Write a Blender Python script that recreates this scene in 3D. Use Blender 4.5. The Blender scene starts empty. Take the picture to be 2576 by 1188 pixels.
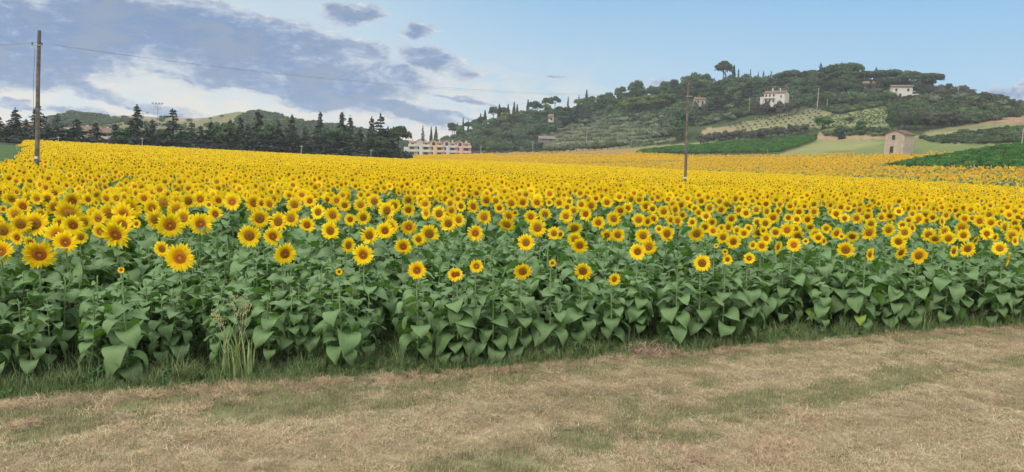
import bpy, math, random
import numpy as np
from mathutils import Matrix, Vector, Euler
random.seed(7)
RS = np.random.RandomState(11)
scene = bpy.context.scene
R = math.radians

# ------------------------------------------------------------------ camera
# coordinates written below as (px, py) are read off the photograph at 2575 x 1188; F is the focal length in those pixels
W0, H0, F = 2575.0, 1188.0, 1860.0
CAMZ = 3.0
YH = 380.0
ROLL = R(1.7)
pitch = math.atan((H0/2 - YH)/F)
cam = bpy.data.cameras.new("camera")
cam_o = bpy.data.objects.new("camera", cam)
scene.collection.objects.link(cam_o)
fwd = Vector((0, math.cos(pitch), -math.sin(pitch)))
r0 = Vector((1, 0, 0)); u0 = Vector((0, math.sin(pitch), math.cos(pitch)))
up = u0*math.cos(ROLL) - r0*math.sin(ROLL)
right = r0*math.cos(ROLL) + u0*math.sin(ROLL)
M = Matrix((right, up, -fwd)).transposed().to_4x4()
M.translation = Vector((0, 0, CAMZ))
cam_o.matrix_world = M
cam.sensor_width = 36.0
cam.lens = 36.0*F/W0
cam.clip_start = 0.1
cam.clip_end = 8000
scene.camera = cam_o
FW, RT, UP = np.array(fwd), np.array(right), np.array(up)

def pdir(px, py):
    px = np.asarray(px, float); py = np.asarray(py, float)
    return FW + RT*((px-W0/2)/F)[..., None] - UP*((py-H0/2)/F)[..., None]
def ray(px, py):
    "azimuth and slope of the line of sight through a point of the photograph"
    d = pdir(px, py)
    return np.arctan2(d[..., 0], d[..., 1]), d[..., 2]/np.hypot(d[..., 0], d[..., 1])
def at(px, py, r):
    a, t = ray(px, py)
    return Vector((math.sin(a)*r, math.cos(a)*r, CAMZ + t*r))
def proj(P):
    P = np.asarray(P, float) - np.array([0, 0, CAMZ])
    z = P@FW
    z = np.where(np.abs(z) < 1e-3, 1e-3, z)
    return W0/2 + F*(P@RT)/z, H0/2 - F*(P@UP)/z, z

# ------------------------------------------------------------------ exposure
scene.view_settings.view_transform = 'Standard'
scene.view_settings.look = 'None'
scene.view_settings.gamma = 1.0
scene.view_settings.exposure = 0.0
scene.cycles.max_bounces = 5
scene.cycles.diffuse_bounces = 2
scene.cycles.transparent_max_bounces = 4
scene.cycles.use_denoising = True

# ------------------------------------------------------------------ node helpers
class NT:
    def __init__(s, nt): s.nt = nt
    def n(s, t, **k):
        nd = s.nt.nodes.new(t)
        for a, b in k.items(): setattr(nd, a, b)
        return nd
    def l(s, a, b): s.nt.links.new(a, b)
    def _in(s, sock, v):
        if hasattr(v, 'node'): s.nt.links.new(v, sock)
        else: sock.default_value = v
    def m(s, op, a, b=0.0, c=0.0, clamp=False):
        nd = s.n('ShaderNodeMath', operation=op, use_clamp=clamp)
        s._in(nd.inputs[0], a); s._in(nd.inputs[1], b)
        if len(nd.inputs) > 2: s._in(nd.inputs[2], c)
        return nd.outputs[0]
    def mix(s, f, a, b, bt='MIX'):
        nd = s.n('ShaderNodeMix', data_type='RGBA', blend_type=bt)
        s._in(nd.inputs[0], f)
        for sk, v in ((nd.inputs[6], a), (nd.inputs[7], b)):
            if hasattr(v, 'node'): s.nt.links.new(v, sk)
            else: sk.default_value = (*v[:3], 1)
        return nd.outputs[2]
    def noise(s, vec, scale, detail=4, rough=.55, dist=0.0):
        nd = s.n('ShaderNodeTexNoise')
        if vec is not None: s.l(vec, nd.inputs['Vector'])
        nd.inputs['Scale'].default_value = scale; nd.inputs['Detail'].default_value = detail
        nd.inputs['Roughness'].default_value = rough; nd.inputs['Distortion'].default_value = dist
        return nd.outputs[0]
    def ss(s, x, a, b):
        nd = s.n('ShaderNodeMapRange', interpolation_type='SMOOTHSTEP')
        s._in(nd.inputs[0], x); s._in(nd.inputs[1], a); s._in(nd.inputs[2], b)
        return nd.outputs[0]
    def ramp(s, f, stops):
        nd = s.n('ShaderNodeValToRGB')
        cr = nd.color_ramp
        while len(cr.elements) < len(stops): cr.elements.new(0.5)
        for e, (p, c) in zip(cr.elements, stops):
            e.position = p; e.color = (*c, 1)
        s._in(nd.inputs[0], f)
        return nd.outputs[0]

# ------------------------------------------------------------------ world: sky and clouds by direction
SUN_AZ, SUN_EL = R(215), R(38)          # behind the camera, low
world = bpy.data.worlds.new("World"); scene.world = world
world.use_nodes = True
nt = world.node_tree; nt.nodes.clear(); T = NT(nt)
sky = T.n('ShaderNodeTexSky', sky_type='NISHITA')
sky.sun_disc = False; sky.sun_elevation = SUN_EL; sky.sun_rotation = SUN_AZ
sky.air_density = 1.0; sky.dust_density = 1.5; sky.ozone_density = 2.0
geo = T.n('ShaderNodeTexCoord')
sep = T.n('ShaderNodeSeparateXYZ'); T.l(geo.outputs['Generated'], sep.inputs[0])
AZ = T.m('MULTIPLY', T.m('ARCTAN2', sep.outputs[0], sep.outputs[1]), 57.2958)
EL = T.m('MULTIPLY', T.m('ARCSINE', sep.outputs[2]), 57.2958)
cmb = T.n('ShaderNodeCombineXYZ')
T.l(AZ, cmb.inputs[0]); T.l(T.m('MULTIPLY', EL, 2.2), cmb.inputs[1])
nA = T.noise(cmb.outputs[0], 0.10, 6, .62)
nB = T.noise(cmb.outputs[0], 0.30, 7, .62, .6)
nC = T.noise(cmb.outputs[0], 0.9, 4, .6)
wob = T.m('ADD', T.m('MULTIPLY', T.m('SUBTRACT', nA, .5), 2.6), T.m('ADD', T.m('MULTIPLY', T.m('SUBTRACT', nB, .5), 2.6), T.m('MULTIPLY', T.m('SUBTRACT', nC, .5), 1.3)))
CLOUDS = [ # px, py, half width, half height (px), tilt (deg, positive = falls to the right), weight
 (150, 75, 330, 62, 4, 1.1), (40, 130, 260, 75, 0, 1.0), (420, 105, 360, 85, 5, 1.15), (700, 140, 360, 90, 8, 1.2),
 (560, 175, 420, 50, 9, 1.0), (900, 160, 190, 62, 10, 1.1), (1085, 140, 90, 34, 8, .8), (300, 50, 260, 30, 2, .8), (885, 38, 82, 22, -8, .72),
 (1052, 74, 44, 20, -5, .68), (700, 225, 300, 28, 8, .95), (900, 250, 290, 22, 10, .85), (150, 225, 300, 17, 7, .7), (260, 258, 240, 9, 6, .6),
 (60, 190, 150, 40, 0, .8), (1150, 170, 100, 22, 13, .55), (1640, 210, 60, 14, 0, .6), (2545, 240, 30, 22, 20, .6), (1400, 188, 28, 6, 0, .6),
 (1140, 297, 90, 9, 6, .7), (600, 30, 260, 14, 4, .45), (1000, 285, 200, 9, 8, .7), (1180, 255, 150, 10, 8, .6), (100, 275, 200, 8, 3, .6)]
wn = T.n('ShaderNodeTexNoise'); T.l(cmb.outputs[0], wn.inputs['Vector']); wn.inputs['Scale'].default_value = .22; wn.inputs['Detail'].default_value = 5; wn.inputs['Roughness'].default_value = .6
ws = T.n('ShaderNodeSeparateXYZ'); T.l(wn.outputs[1], ws.inputs[0])
AZw = T.m('ADD', AZ, T.m('MULTIPLY', T.m('SUBTRACT', ws.outputs[0], .5), 4.8)); ELw = T.m('ADD', EL, T.m('MULTIPLY', T.m('SUBTRACT', ws.outputs[1], .5), 2.5))
dens = None
for (px, py, hw, hh, tilt, wgt) in CLOUDS:
    a, t = ray(px, py)
    ca, ce = math.degrees(a), math.degrees(math.atan(t))
    sw, sh = hw/F*57.3, hh/F*57.3
    tl = math.radians(tilt) + ROLL
    dx = T.m('SUBTRACT', AZw, ca); dy = T.m('SUBTRACT', ELw, ce)
    u = T.m('SUBTRACT', T.m('MULTIPLY', dx, math.cos(tl)/sw), T.m('MULTIPLY', dy, math.sin(tl)/sw))
    v = T.m('ADD', T.m('MULTIPLY', dx, math.sin(tl)/sh), T.m('MULTIPLY', dy, math.cos(tl)/sh))
    q = T.m('ADD', T.m('MULTIPLY', u, u), T.m('MULTIPLY', v, v))
    d = T.m('MULTIPLY', T.m('SUBTRACT', 1.15, T.m('MINIMUM', q, 3)), wgt)
    dens = d if dens is None else T.m('MAXIMUM', dens, d)
dn = T.m('ADD', T.m('MINIMUM', dens, .72), T.m('MULTIPLY', wob, .60))
alpha = T.ss(dn, -.14, .66)
thick = T.ss(dn, .12, .86)
# clear sky
base = T.mix(1.0, sky.outputs[0], (0.066, 0.075, 0.082), 'MULTIPLY')
# thin bright veil: low on the sky and towards the west
eln = T.m('DIVIDE', EL, 14.0, clamp=True)
azl = T.ss(AZ, 6.0, -24.0)
veil = T.m('ADD', T.m('MULTIPLY', T.m('SUBTRACT', 1.0, eln), .62), T.m('MULTIPLY', azl, .55), clamp=True)
veil = T.m('MULTIPLY', veil, T.m('ADD', .78, T.m('MULTIPLY', nA, .42)), clamp=True)
right_fade = T.ss(AZ, 30.0, 2.0)
veil = T.m('MULTIPLY', veil, T.m('ADD', .42, T.m('MULTIPLY', right_fade, .58)))
blue = T.mix(eln, (0.46, 0.74, 0.95), (0.24, 0.55, 0.91))
front = T.mix(.78, base, blue)
c1 = T.mix(veil, front, (0.70, 0.77, 0.79))
warm = T.m('MULTIPLY', T.m('MULTIPLY', T.ss(EL, 8.5, 1.0), T.ss(nB, .38, .60)), T.ss(AZ, 16.0, -2.0))
c1 = T.mix(T.m('MULTIPLY', warm, .8), c1, (0.90, 0.80, 0.68))
cloudc = T.mix(T.ss(T.m('ADD', T.m('MULTIPLY', nB, .7), T.m('MULTIPLY', nA, .3)), .38, .62), (0.150, 0.285, 0.55), (0.28, 0.36, 0.51))
rim = (0.88, 0.82, 0.76)
cc = T.mix(thick, (0.56, 0.61, 0.70), cloudc)
edge = T.m('MULTIPLY', T.ss(nC, .5, .68), T.m('SUBTRACT', 1.0, thick))
cc = T.mix(edge, cc, rim)
frontsky = T.mix(alpha, c1, cc)
# overhead and behind: unseen evening overcast, made brighter, most overhead, to light the scene
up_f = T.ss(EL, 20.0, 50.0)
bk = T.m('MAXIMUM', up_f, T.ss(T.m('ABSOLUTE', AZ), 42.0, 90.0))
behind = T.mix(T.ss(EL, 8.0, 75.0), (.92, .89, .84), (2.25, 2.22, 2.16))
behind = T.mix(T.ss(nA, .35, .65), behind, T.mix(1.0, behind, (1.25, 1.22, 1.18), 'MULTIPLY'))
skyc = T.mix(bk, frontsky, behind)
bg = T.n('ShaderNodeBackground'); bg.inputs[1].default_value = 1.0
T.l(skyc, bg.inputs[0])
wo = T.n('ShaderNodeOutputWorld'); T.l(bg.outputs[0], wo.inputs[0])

# ------------------------------------------------------------------ sun
sl = bpy.data.lights.new("sun", 'SUN'); sl.energy = 1.9; sl.angle = R(10); sl.color = (1.0, .90, .76)
so = bpy.data.objects.new("sun", sl); scene.collection.objects.link(so)
sd = Vector((math.sin(SUN_AZ)*math.cos(SUN_EL), math.cos(SUN_AZ)*math.cos(SUN_EL), math.sin(SUN_EL)))
so.rotation_euler = sd.to_track_quat('Z', 'Y').to_euler()

# ------------------------------------------------------------------ object helpers
COL = scene.collection
def tag(o, label=None, cat=None, group=None, kind=None):
    for k, v in (('label', label), ('category', cat), ('group', group), ('kind', kind)):
        if v: o[k] = v
    return o
def empty(name, loc, rz=0):
    o = bpy.data.objects.new(name, None); COL.objects.link(o)
    o.location = loc; o.rotation_euler = (0, 0, rz); o.empty_display_size = .1
    return o
def link(name, me, parent=None):
    o = bpy.data.objects.new(name, me); COL.objects.link(o)
    if parent: o.parent = parent
    return o

class MB:
    "collects numpy pieces: vertices, faces (quads / triangles), uv, material index"
    def __init__(s): s.V = []; s.F = []; s.U = []; s.MI = []; s.n = 0
    def add(s, V, Fc, mi=0, U=None):
        V = np.asarray(V, float).reshape(-1, 3); s.V.append(V)
        Fc = np.asarray(Fc, int)
        if Fc.size == 0: return s
        if Fc.shape[1] == 3: Fc = np.concatenate([Fc, -np.ones((len(Fc), 1), int)], 1)
        s.F.append(np.where(Fc >= 0, Fc + s.n, -1)); s.MI.append(np.full(len(Fc), mi))
        s.U.append(np.zeros((len(V), 2)) if U is None else np.asarray(U, float)); s.n += len(V)
        return s
    def mesh(s, name, mats, smooth=False, col=None):
        V = np.concatenate(s.V); Fc = np.concatenate(s.F); U = np.concatenate(s.U); MI = np.concatenate(s.MI)
        me = bpy.data.meshes.new(name)
        tri = Fc[:, 3] < 0
        cnt = np.where(tri, 3, 4)
        st = np.concatenate([[0], np.cumsum(cnt)[:-1]])
        li = Fc.reshape(-1); li = li[li >= 0]
        me.vertices.add(len(V)); me.vertices.foreach_set('co', V.astype(np.float32).ravel())
        me.loops.add(len(li)); me.loops.foreach_set('vertex_index', li.astype(np.int32))
        me.polygons.add(len(Fc)); me.polygons.foreach_set('loop_start', st.astype(np.int32))
        me.polygons.foreach_set('loop_total', cnt.astype(np.int32))
        me.polygons.foreach_set('material_index', MI.astype(np.int32))
        me.polygons.foreach_set('use_smooth', np.full(len(Fc), smooth))
        uv = me.uv_layers.new(name='UVMap'); uv.data.foreach_set('uv', U[li].astype(np.float32).ravel())
        if col is not None:
            ca = me.color_attributes.new('tint', 'FLOAT_COLOR', 'POINT')
            ca.data.foreach_set('color', np.concatenate([col, np.ones((len(col), 1))], 1).astype(np.float32).ravel())
        for m in (mats if isinstance(mats, (list, tuple)) else [mats]): me.materials.append(m)
        me.update(calc_edges=True); me.validate()
        return me
BOXF = np.array([[0, 1, 3, 2], [4, 6, 7, 5], [0, 4, 5, 1], [2, 3, 7, 6], [0, 2, 6, 4], [1, 5, 7, 3]])
def box(mb, x0, x1, y0, y1, z0, z1, mi=0):
    V = [(x, y, z) for x in (x0, x1) for y in (y0, y1) for z in (z0, z1)]
    return mb.add(V, BOXF, mi)
def tube(mb, pts, rad, n=6, mi=0, cap=True):
    pts = [Vector(p) for p in pts]; k = len(pts)
    if not hasattr(rad, '__len__'): rad = [rad]*k
    V = []
    for i, p in enumerate(pts):
        t = (pts[min(i+1, k-1)] - pts[max(i-1, 0)]).normalized()
        a = t.cross(Vector((0, 0, 1)) if abs(t.z) < .9 else Vector((1, 0, 0))).normalized(); b = t.cross(a)
        for j in range(n):
            c = 2*math.pi*j/n
            V.append(p + (a*math.cos(c) + b*math.sin(c))*rad[i])
    Fc = [(i*n+j, i*n+(j+1) % n, (i+1)*n+(j+1) % n, (i+1)*n+j) for i in range(k-1) for j in range(n)]
    U = [(0.5, i/(k-1)) for i in range(k) for j in range(n)]
    if cap:
        V.append(pts[-1]); U.append((.5, 1)); c = len(V)-1
        mb.add(V, Fc, mi, U); mb.add([V[(k-1)*n+j] for j in range(n)]+[pts[-1]], [(j, (j+1) % n, n) for j in range(n)], mi)
        return mb
    return mb.add(V, Fc, mi, U)
def xf(V, mat):
    m = np.array(mat); return np.asarray(V)@m[:3, :3].T + m[:3, 3]

# ------------------------------------------------------------------ materials
def pmat(name, col, rough=.8, spec=.2, noise=None, amt=.3, rnd=0.0, trans=None, coord='Object', bump=None):
    "principled with noise breakup of the colour and per-object variation"
    m = bpy.data.materials.new(name); m.use_nodes = True
    nt = m.node_tree; nt.nodes.clear(); T = NT(nt)
    out = T.n('ShaderNodeOutputMaterial'); b = T.n('ShaderNodeBsdfPrincipled')
    b.inputs['Roughness'].default_value = rough; b.inputs['Specular IOR Level'].default_value = spec
    tc = T.n('ShaderNodeTexCoord')
    c = T.mix(0.0, col, col)
    if noise:
        f = T.noise(tc.outputs[coord], noise, 4, .6)
        f = T.m('ADD', 1-amt, T.m('MULTIPLY', T.ss(f, .3, .7), 2*amt))
        v = T.n('ShaderNodeCombineColor'); [T.l(f, v.inputs[i]) for i in range(3)]
        c = T.mix(1.0, c, v.outputs[0], 'MULTIPLY')
    if rnd:
        oi = T.n('ShaderNodeObjectInfo')
        hs = T.n('ShaderNodeHueSaturation')
        T.l(c, hs.inputs['Color'])
        T.l(T.m('ADD', .5 - rnd*.06, T.m('MULTIPLY', oi.outputs['Random'], rnd*.12)), hs.inputs['Hue'])
        T.l(T.m('ADD', 1 - rnd*.55, T.m('MULTIPLY', T.m('FRACT', T.m('MULTIPLY', oi.outputs['Random'], 7.31)), rnd*1.1)), hs.inputs['Value'])
        c = hs.outputs[0]
    T.l(c, b.inputs['Base Color'])
    if bump:
        bn = T.n('ShaderNodeBump'); bn.inputs['Strength'].default_value = bump[1]; bn.inputs['Distance'].default_value = bump[2]
        T.l(T.noise(tc.outputs[coord], bump[0], 5, .6), bn.inputs['Height']); T.l(bn.outputs[0], b.inputs['Normal'])
    sh = b.outputs[0]
    if trans:
        tr = T.n('ShaderNodeBsdfTranslucent')
        T.l(T.mix(1.0, c, trans[1], 'MULTIPLY'), tr.inputs[0])
        ms = T.n('ShaderNodeMixShader'); ms.inputs[0].default_value = trans[0]
        T.l(sh, ms.inputs[1]); T.l(tr.outputs[0], ms.inputs[2]); sh = ms.outputs[0]
    T.l(sh, out.inputs[0])
    return m

def leaf_mat(name, col, under, vein):
    m = bpy.data.materials.new(name); m.use_nodes = True
    nt = m.node_tree; nt.nodes.clear(); T = NT(nt)
    out = T.n('ShaderNodeOutputMaterial'); b = T.n('ShaderNodeBsdfPrincipled')
    b.inputs['Roughness'].default_value = .55; b.inputs['Specular IOR Level'].default_value = .3
    uv = T.n('ShaderNodeUVMap'); sp = T.n('ShaderNodeSeparateXYZ'); T.l(uv.outputs[0], sp.inputs[0])
    v = T.m('ABSOLUTE', T.m('SUBTRACT', sp.outputs[1], .5))
    mid = T.m('SUBTRACT', 1.0, T.ss(v, .008, .03))
    sv = T.m('ABSOLUTE', T.m('SINE', T.m('MULTIPLY', T.m('SUBTRACT', sp.outputs[0], T.m('MULTIPLY', v, .75)), 20)))
    side = T.m('MULTIPLY', T.m('SUBTRACT', 1.0, T.ss(sv, .05, .22)), .55)
    vn = T.m('MAXIMUM', mid, side)
    oi = T.n('ShaderNodeObjectInfo'); tc = T.n('ShaderNodeTexCoord')
    hs = T.n('ShaderNodeHueSaturation'); hs.inputs['Color'].default_value = (*col, 1)
    T.l(T.m('ADD', .488, T.m('MULTIPLY', oi.outputs['Random'], .022)), hs.inputs['Hue'])
    T.l(T.m('ADD', .66, T.m('MULTIPLY', T.m('FRACT', T.m('MULTIPLY', oi.outputs['Random'], 9.7)), .68)), hs.inputs['Value'])
    n1 = T.noise(tc.outputs['Object'], 9, 4, .6)
    c = T.mix(T.m('MULTIPLY', T.ss(n1, .35, .75), .5), hs.outputs[0], (col[0]*1.9, col[1]*1.45, col[2]*1.3))
    c = T.mix(T.m('MULTIPLY', vn, .7), c, vein)
    g = T.n('ShaderNodeNewGeometry')
    c = T.mix(T.m('MULTIPLY', g.outputs['Backfacing'], .55), c, under)
    T.l(c, b.inputs['Base Color'])
    bn = T.n('ShaderNodeBump'); bn.inputs['Strength'].default_value = .5; bn.inputs['Distance'].default_value = .01
    T.l(T.m('SUBTRACT', T.m('MULTIPLY', T.noise(tc.outputs['Object'], 30, 3, .5), .5), T.m('MULTIPLY', vn, .6)), bn.inputs['Height']); T.l(bn.outputs[0], b.inputs['Normal'])
    tr = T.n('ShaderNodeBsdfTranslucent'); T.l(T.mix(1.0, c, (1.3, 1.6, .6), 'MULTIPLY'), tr.inputs[0])
    ms = T.n('ShaderNodeMixShader'); ms.inputs[0].default_value = .18
    T.l(b.outputs[0], ms.inputs[1]); T.l(tr.outputs[0], ms.inputs[2]); T.l(ms.outputs[0], out.inputs[0])
    return m
M_leaf = leaf_mat('sunflower_leaf', (.100, .205, .060), (.12, .19, .10), (.22, .33, .19))
M_leafy = leaf_mat('yellowing_leaf', (.16, .28, .035), (.22, .33, .08), (.34, .42, .12))
M_stem = pmat('sunflower_stem', (.17, .26, .11), .6, .2, 8, .2)

def petal_mat():
    m = bpy.data.materials.new('petal'); m.use_nodes = True
    nt = m.node_tree; nt.nodes.clear(); T = NT(nt)
    out = T.n('ShaderNodeOutputMaterial'); b = T.n('ShaderNodeBsdfPrincipled')
    b.inputs['Roughness'].default_value = .6; b.inputs['Specular IOR Level'].default_value = .15
    uv = T.n('ShaderNodeUVMap'); sp = T.n('ShaderNodeSeparateXYZ'); T.l(uv.outputs[0], sp.inputs[0])
    oi = T.n('ShaderNodeObjectInfo')
    c = T.ramp(sp.outputs[0], [(0, (.80, .34, .004)), (.14, (.96, .60, .004)), (.45, (.98, .74, .008)), (1, (.98, .80, .02))])
    st = T.m('ADD', .86, T.m('MULTIPLY', T.m('ABSOLUTE', T.m('SINE', T.m('MULTIPLY', sp.outputs[1], 9.4))), .14))
    val = T.m('MULTIPLY', st, T.m('ADD', .90, T.m('MULTIPLY', oi.outputs['Random'], .12)))
    hs = T.n('ShaderNodeHueSaturation'); T.l(c, hs.inputs['Color']); T.l(val, hs.inputs['Value'])
    T.l(T.m('ADD', .494, T.m('MULTIPLY', T.m('FRACT', T.m('MULTIPLY', oi.outputs['Random'], 5.3)), .01)), hs.inputs['Hue'])
    T.l(hs.outputs[0], b.inputs['Base Color'])
    tr = T.n('ShaderNodeBsdfTranslucent'); T.l(hs.outputs[0], tr.inputs[0])
    ms = T.n('ShaderNodeMixShader'); ms.inputs[0].default_value = .3
    T.l(b.outputs[0], ms.inputs[1]); T.l(tr.outputs[0], ms.inputs[2]); T.l(ms.outputs[0], out.inputs[0])
    return m
M_petal = petal_mat()
def disc_mat(name, stops):
    m = bpy.data.materials.new(name); m.use_nodes = True
    nt = m.node_tree; nt.nodes.clear(); T = NT(nt)
    out = T.n('ShaderNodeOutputMaterial'); b = T.n('ShaderNodeBsdfPrincipled')
    b.inputs['Roughness'].default_value = .85; b.inputs['Specular IOR Level'].default_value = .1
    uv = T.n('ShaderNodeUVMap'); sp = T.n('ShaderNodeSeparateXYZ'); T.l(uv.outputs[0], sp.inputs[0])
    tc = T.n('ShaderNodeTexCoord'); oi = T.n('ShaderNodeObjectInfo')
    n1 = T.noise(tc.outputs['Object'], 28, 3, .7); n2 = T.noise(tc.outputs['Object'], 3, 2)
    u = T.m('ADD', sp.outputs[0], T.m('ADD', T.m('MULTIPLY', T.m('SUBTRACT', n1, .5), .22), T.m('MULTIPLY', T.m('SUBTRACT', n2, .5), .25)))
    c = T.ramp(u, stops)
    hs = T.n('ShaderNodeHueSaturation'); T.l(c, hs.inputs['Color'])
    T.l(T.m('ADD', .75, T.m('MULTIPLY', oi.outputs['Random'], .5)), hs.inputs['Value'])
    T.l(hs.outputs[0], b.inputs['Base Color'])
    bn = T.n('ShaderNodeBump'); bn.inputs['Strength'].default_value = .8; bn.inputs['Distance'].default_value = .02
    vo = T.n('ShaderNodeTexVoronoi'); vo.inputs['Scale'].default_value = 22; T.l(tc.outputs['Object'], vo.inputs['Vector'])
    T.l(vo.outputs[0], bn.inputs['Height']); T.l(bn.outputs[0], b.inputs['Normal'])
    T.l(b.outputs[0], out.inputs[0])
    return m
M_disc_r = disc_mat('ringed_disc', [(0, (.44, .21, .04)), (.22, (.42, .17, .026)), (.36, (.18, .05, .010)), (.52, (.31, .115, .016)), (.8, (.40, .155, .016)), (1, (.58, .27, .012))])
M_disc_f = disc_mat('flat_disc', [(0, (.16, .065, .012)), (.14, (.20, .085, .014)), (.3, (.28, .15, .02)), (.75, (.32, .165, .02)), (1, (.50, .24, .014))])
M_disc_g = disc_mat('green_disc', [(0, (.33, .33, .06)), (.35, (.30, .26, .04)), (.5, (.33, .13, .015)), (.75, (.26, .08, .01)), (1, (.50, .24, .012))])
M_bract = pmat('bract', (.14, .25, .08), .6, .2, 10, .2)

# ------------------------------------------------------------------ terrain: lines of (px, py, range, crop height) ordered outwards
L3 = [(0, 350, 200, 1.5), (250, 362, 200, 1.5), (500, 375, 205, 1.5), (750, 388, 215, 1.5), (1025, 401, 225, 1.5), (1300, 412, 190, 1.5), (1500, 422, 155, 1.5),
      (1720, 433, 140, 1.5), (2000, 447, 118, 1.5), (2300, 463, 100, 1.5), (2575, 481, 85, 1.5)]
L4 = [(0, 348, 225, .5), (500, 373, 230, .5), (1025, 400, 255, 1.2), (1300, 409, 225, 1.5), (1720, 429, 175, 1.5), (2000, 441, 152, 1.5), (2300, 456, 130, 1.5), (2575, 473, 112, 1.5)]
L5 = [(0, 346, 300, 0), (500, 369, 300, 0), (1025, 393, 360, 1.0), (1200, 390, 370, .8), (1400, 386, 350, .3), (1600, 386, 300, .8), (1720, 391, 280, 1.2), (1960, 391, 262, 1.2),
      (2250, 389, 245, .5), (2400, 390, 215, .8), (2575, 400, 190, .8)]
L6 = [(0, 344, 420, 0), (500, 367, 420, 0), (1000, 391, 430, 0), (1180, 389, 435, 0), (1400, 379, 405, 0), (1600, 372, 375, 0), (1720, 364, 360, 0), (1860, 357, 345, 0), (2045, 352, 330, 0),
      (2250, 349, 305, 0), (2400, 352, 280, 0), (2575, 350, 260, 0)]
L7 = [(0, 335, 560, 0), (300, 325, 560, 0), (520, 320, 560, 0), (780, 330, 540, 0), (1000, 368, 500, 0), (1080, 378, 470, 0), (1200, 358, 470, 0), (1400, 335, 450, 0), (1600, 312, 430, 0),
      (1750, 300, 415, 0), (1900, 288, 400, 0), (2040, 283, 385, 0), (2250, 288, 360, 0), (2400, 292, 350, 0), (2575, 298, 330, 0)]
L8 = [(-200, 330, 760, 0), (60, 306, 760, 0), (110, 298, 760, 0), (150, 288, 760, 0), (175, 281, 760, 0), (230, 288, 760, 0), (340, 289, 760, 0), (450, 294, 760, 0), (520, 296, 750, 0),
      (560, 287, 740, 0), (600, 278, 730, 0), (680, 285, 700, 0), (750, 303, 660, 0), (850, 318, 620, 0), (950, 337, 600, 0), (1025, 362, 580, 0), (1065, 372, 560, 0), (1110, 357, 550, 0),
      (1200, 333, 540, 0), (1300, 300, 535, 0), (1400, 283, 530, 0), (1500, 272, 520, 0), (1600, 250, 510, 0), (1750, 226, 500, 0), (1900, 222, 490, 0), (2040, 220, 480, 0), (2200, 222, 470, 0),
      (2330, 228, 460, 0), (2420, 240, 450, 0), (2500, 256, 440, 0), (2575, 275, 430, 0), (2700, 300, 420, 0)]
NAZ = 1601
azg = np.linspace(R(-50), R(50), NAZ)
def line(L):
    A = np.array(L, float)
    a, t = ray(A[:, 0], A[:, 1])
    z = CAMZ + t*A[:, 2] - A[:, 3]
    return np.interp(azg, a, A[:, 2]), np.interp(azg, a, z)
def const(r, z): return np.full(NAZ, float(r)), np.full(NAZ, float(z))
a3 = ray(np.array([-200, 90., 1025, 1725, 2575]), np.full(5, 420.))[0]
zmid = np.interp(azg, a3, [-.15, -.35, -.6, -.9, -.75])
LN = [const(0, 0), const(16, 0), const(32, -.12), (np.full(NAZ, 60.), zmid)]
for L in (L3, L4, L5, L6, L7, L8): LN.append(line(L))
rl8, zl8 = LN[-1]
LN.append((rl8+160, zl8-25)); LN.append(const(1150, -10)); LN.append(const(1400, -12))
KR = np.array([l[0] for l in LN]); KZ = np.array([l[1] for l in LN])
rg = np.concatenate([np.arange(0, 16, .12), 16*1.012**np.arange(0, 345), [1050, 1150, 1300, 1400]])
rg = rg[(rg < 980) | (rg > 1000)]; rg = np.unique(rg)
ZG = np.empty((NAZ, len(rg)))
for i in range(NAZ): ZG[i] = np.interp(rg, KR[:, i], KZ[:, i])
def smooth(Z, n):
    for _ in range(n):
        Z[:, 1:-1] = Z[:, 1:-1]*.5 + .25*(Z[:, :-2] + Z[:, 2:])
    return Z
ZG = smooth(ZG, 5)
def vnoise(x, y, seed=0):
    "smooth value noise"
    xi = np.floor(x).astype(np.int64); yi = np.floor(y).astype(np.int64); fx = x-xi; fy = y-yi
    fx = fx*fx*(3-2*fx); fy = fy*fy*(3-2*fy)
    def h(a, b):
        n = (a*374761393 + b*668265263 + seed*1442695) & 0x7fffffff
        n = ((n ^ (n >> 13))*1274126177) & 0x7fffffff
        return ((n ^ (n >> 16)) & 0xffff)/65535.0
    return (h(xi, yi)*(1-fx)+h(xi+1, yi)*fx)*(1-fy) + (h(xi, yi+1)*(1-fx)+h(xi+1, yi+1)*fx)*fy
def fbm(x, y, seed=0, o=4):
    s = 0; a = .5
    for k in range(o):
        s = s + a*vnoise(x*2**k, y*2**k, seed+k*17); a *= .5
    return s/(1-.5**o)
AA, RR = np.meshgrid(azg, rg, indexing='ij')
XG, YG = np.sin(AA)*RR, np.cos(AA)*RR
hillw = np.clip((RR-KR[7][:, None])/60, 0, 1)
ZG += hillw*(fbm(XG/45, YG/45, 3)-.5)*4.0
ZG += np.clip((RR-2)/3, 0, 1)*np.clip(1-RR/40, 0, 1)*((fbm(XG/.9, YG/.9, 5)-.5)*.07)
def ground(x, y):
    x = np.asarray(x, float); y = np.asarray(y, float)
    a = np.clip(np.arctan2(x, y), azg[0], azg[-1]-1e-6); r = np.clip(np.hypot(x, y), 0, rg[-2])
    fi = (a-azg[0])/(azg[1]-azg[0]); i = fi.astype(int); fi = fi-i
    j = np.clip(np.searchsorted(rg, r, 'right')-1, 0, len(rg)-2); fj = (r-rg[j])/(rg[j+1]-rg[j])
    i2 = np.minimum(i+1, NAZ-1)
    return (ZG[i, j]*(1-fi)+ZG[i2, j]*fi)*(1-fj) + (ZG[i, j+1]*(1-fi)+ZG[i2, j+1]*fi)*fj
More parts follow.
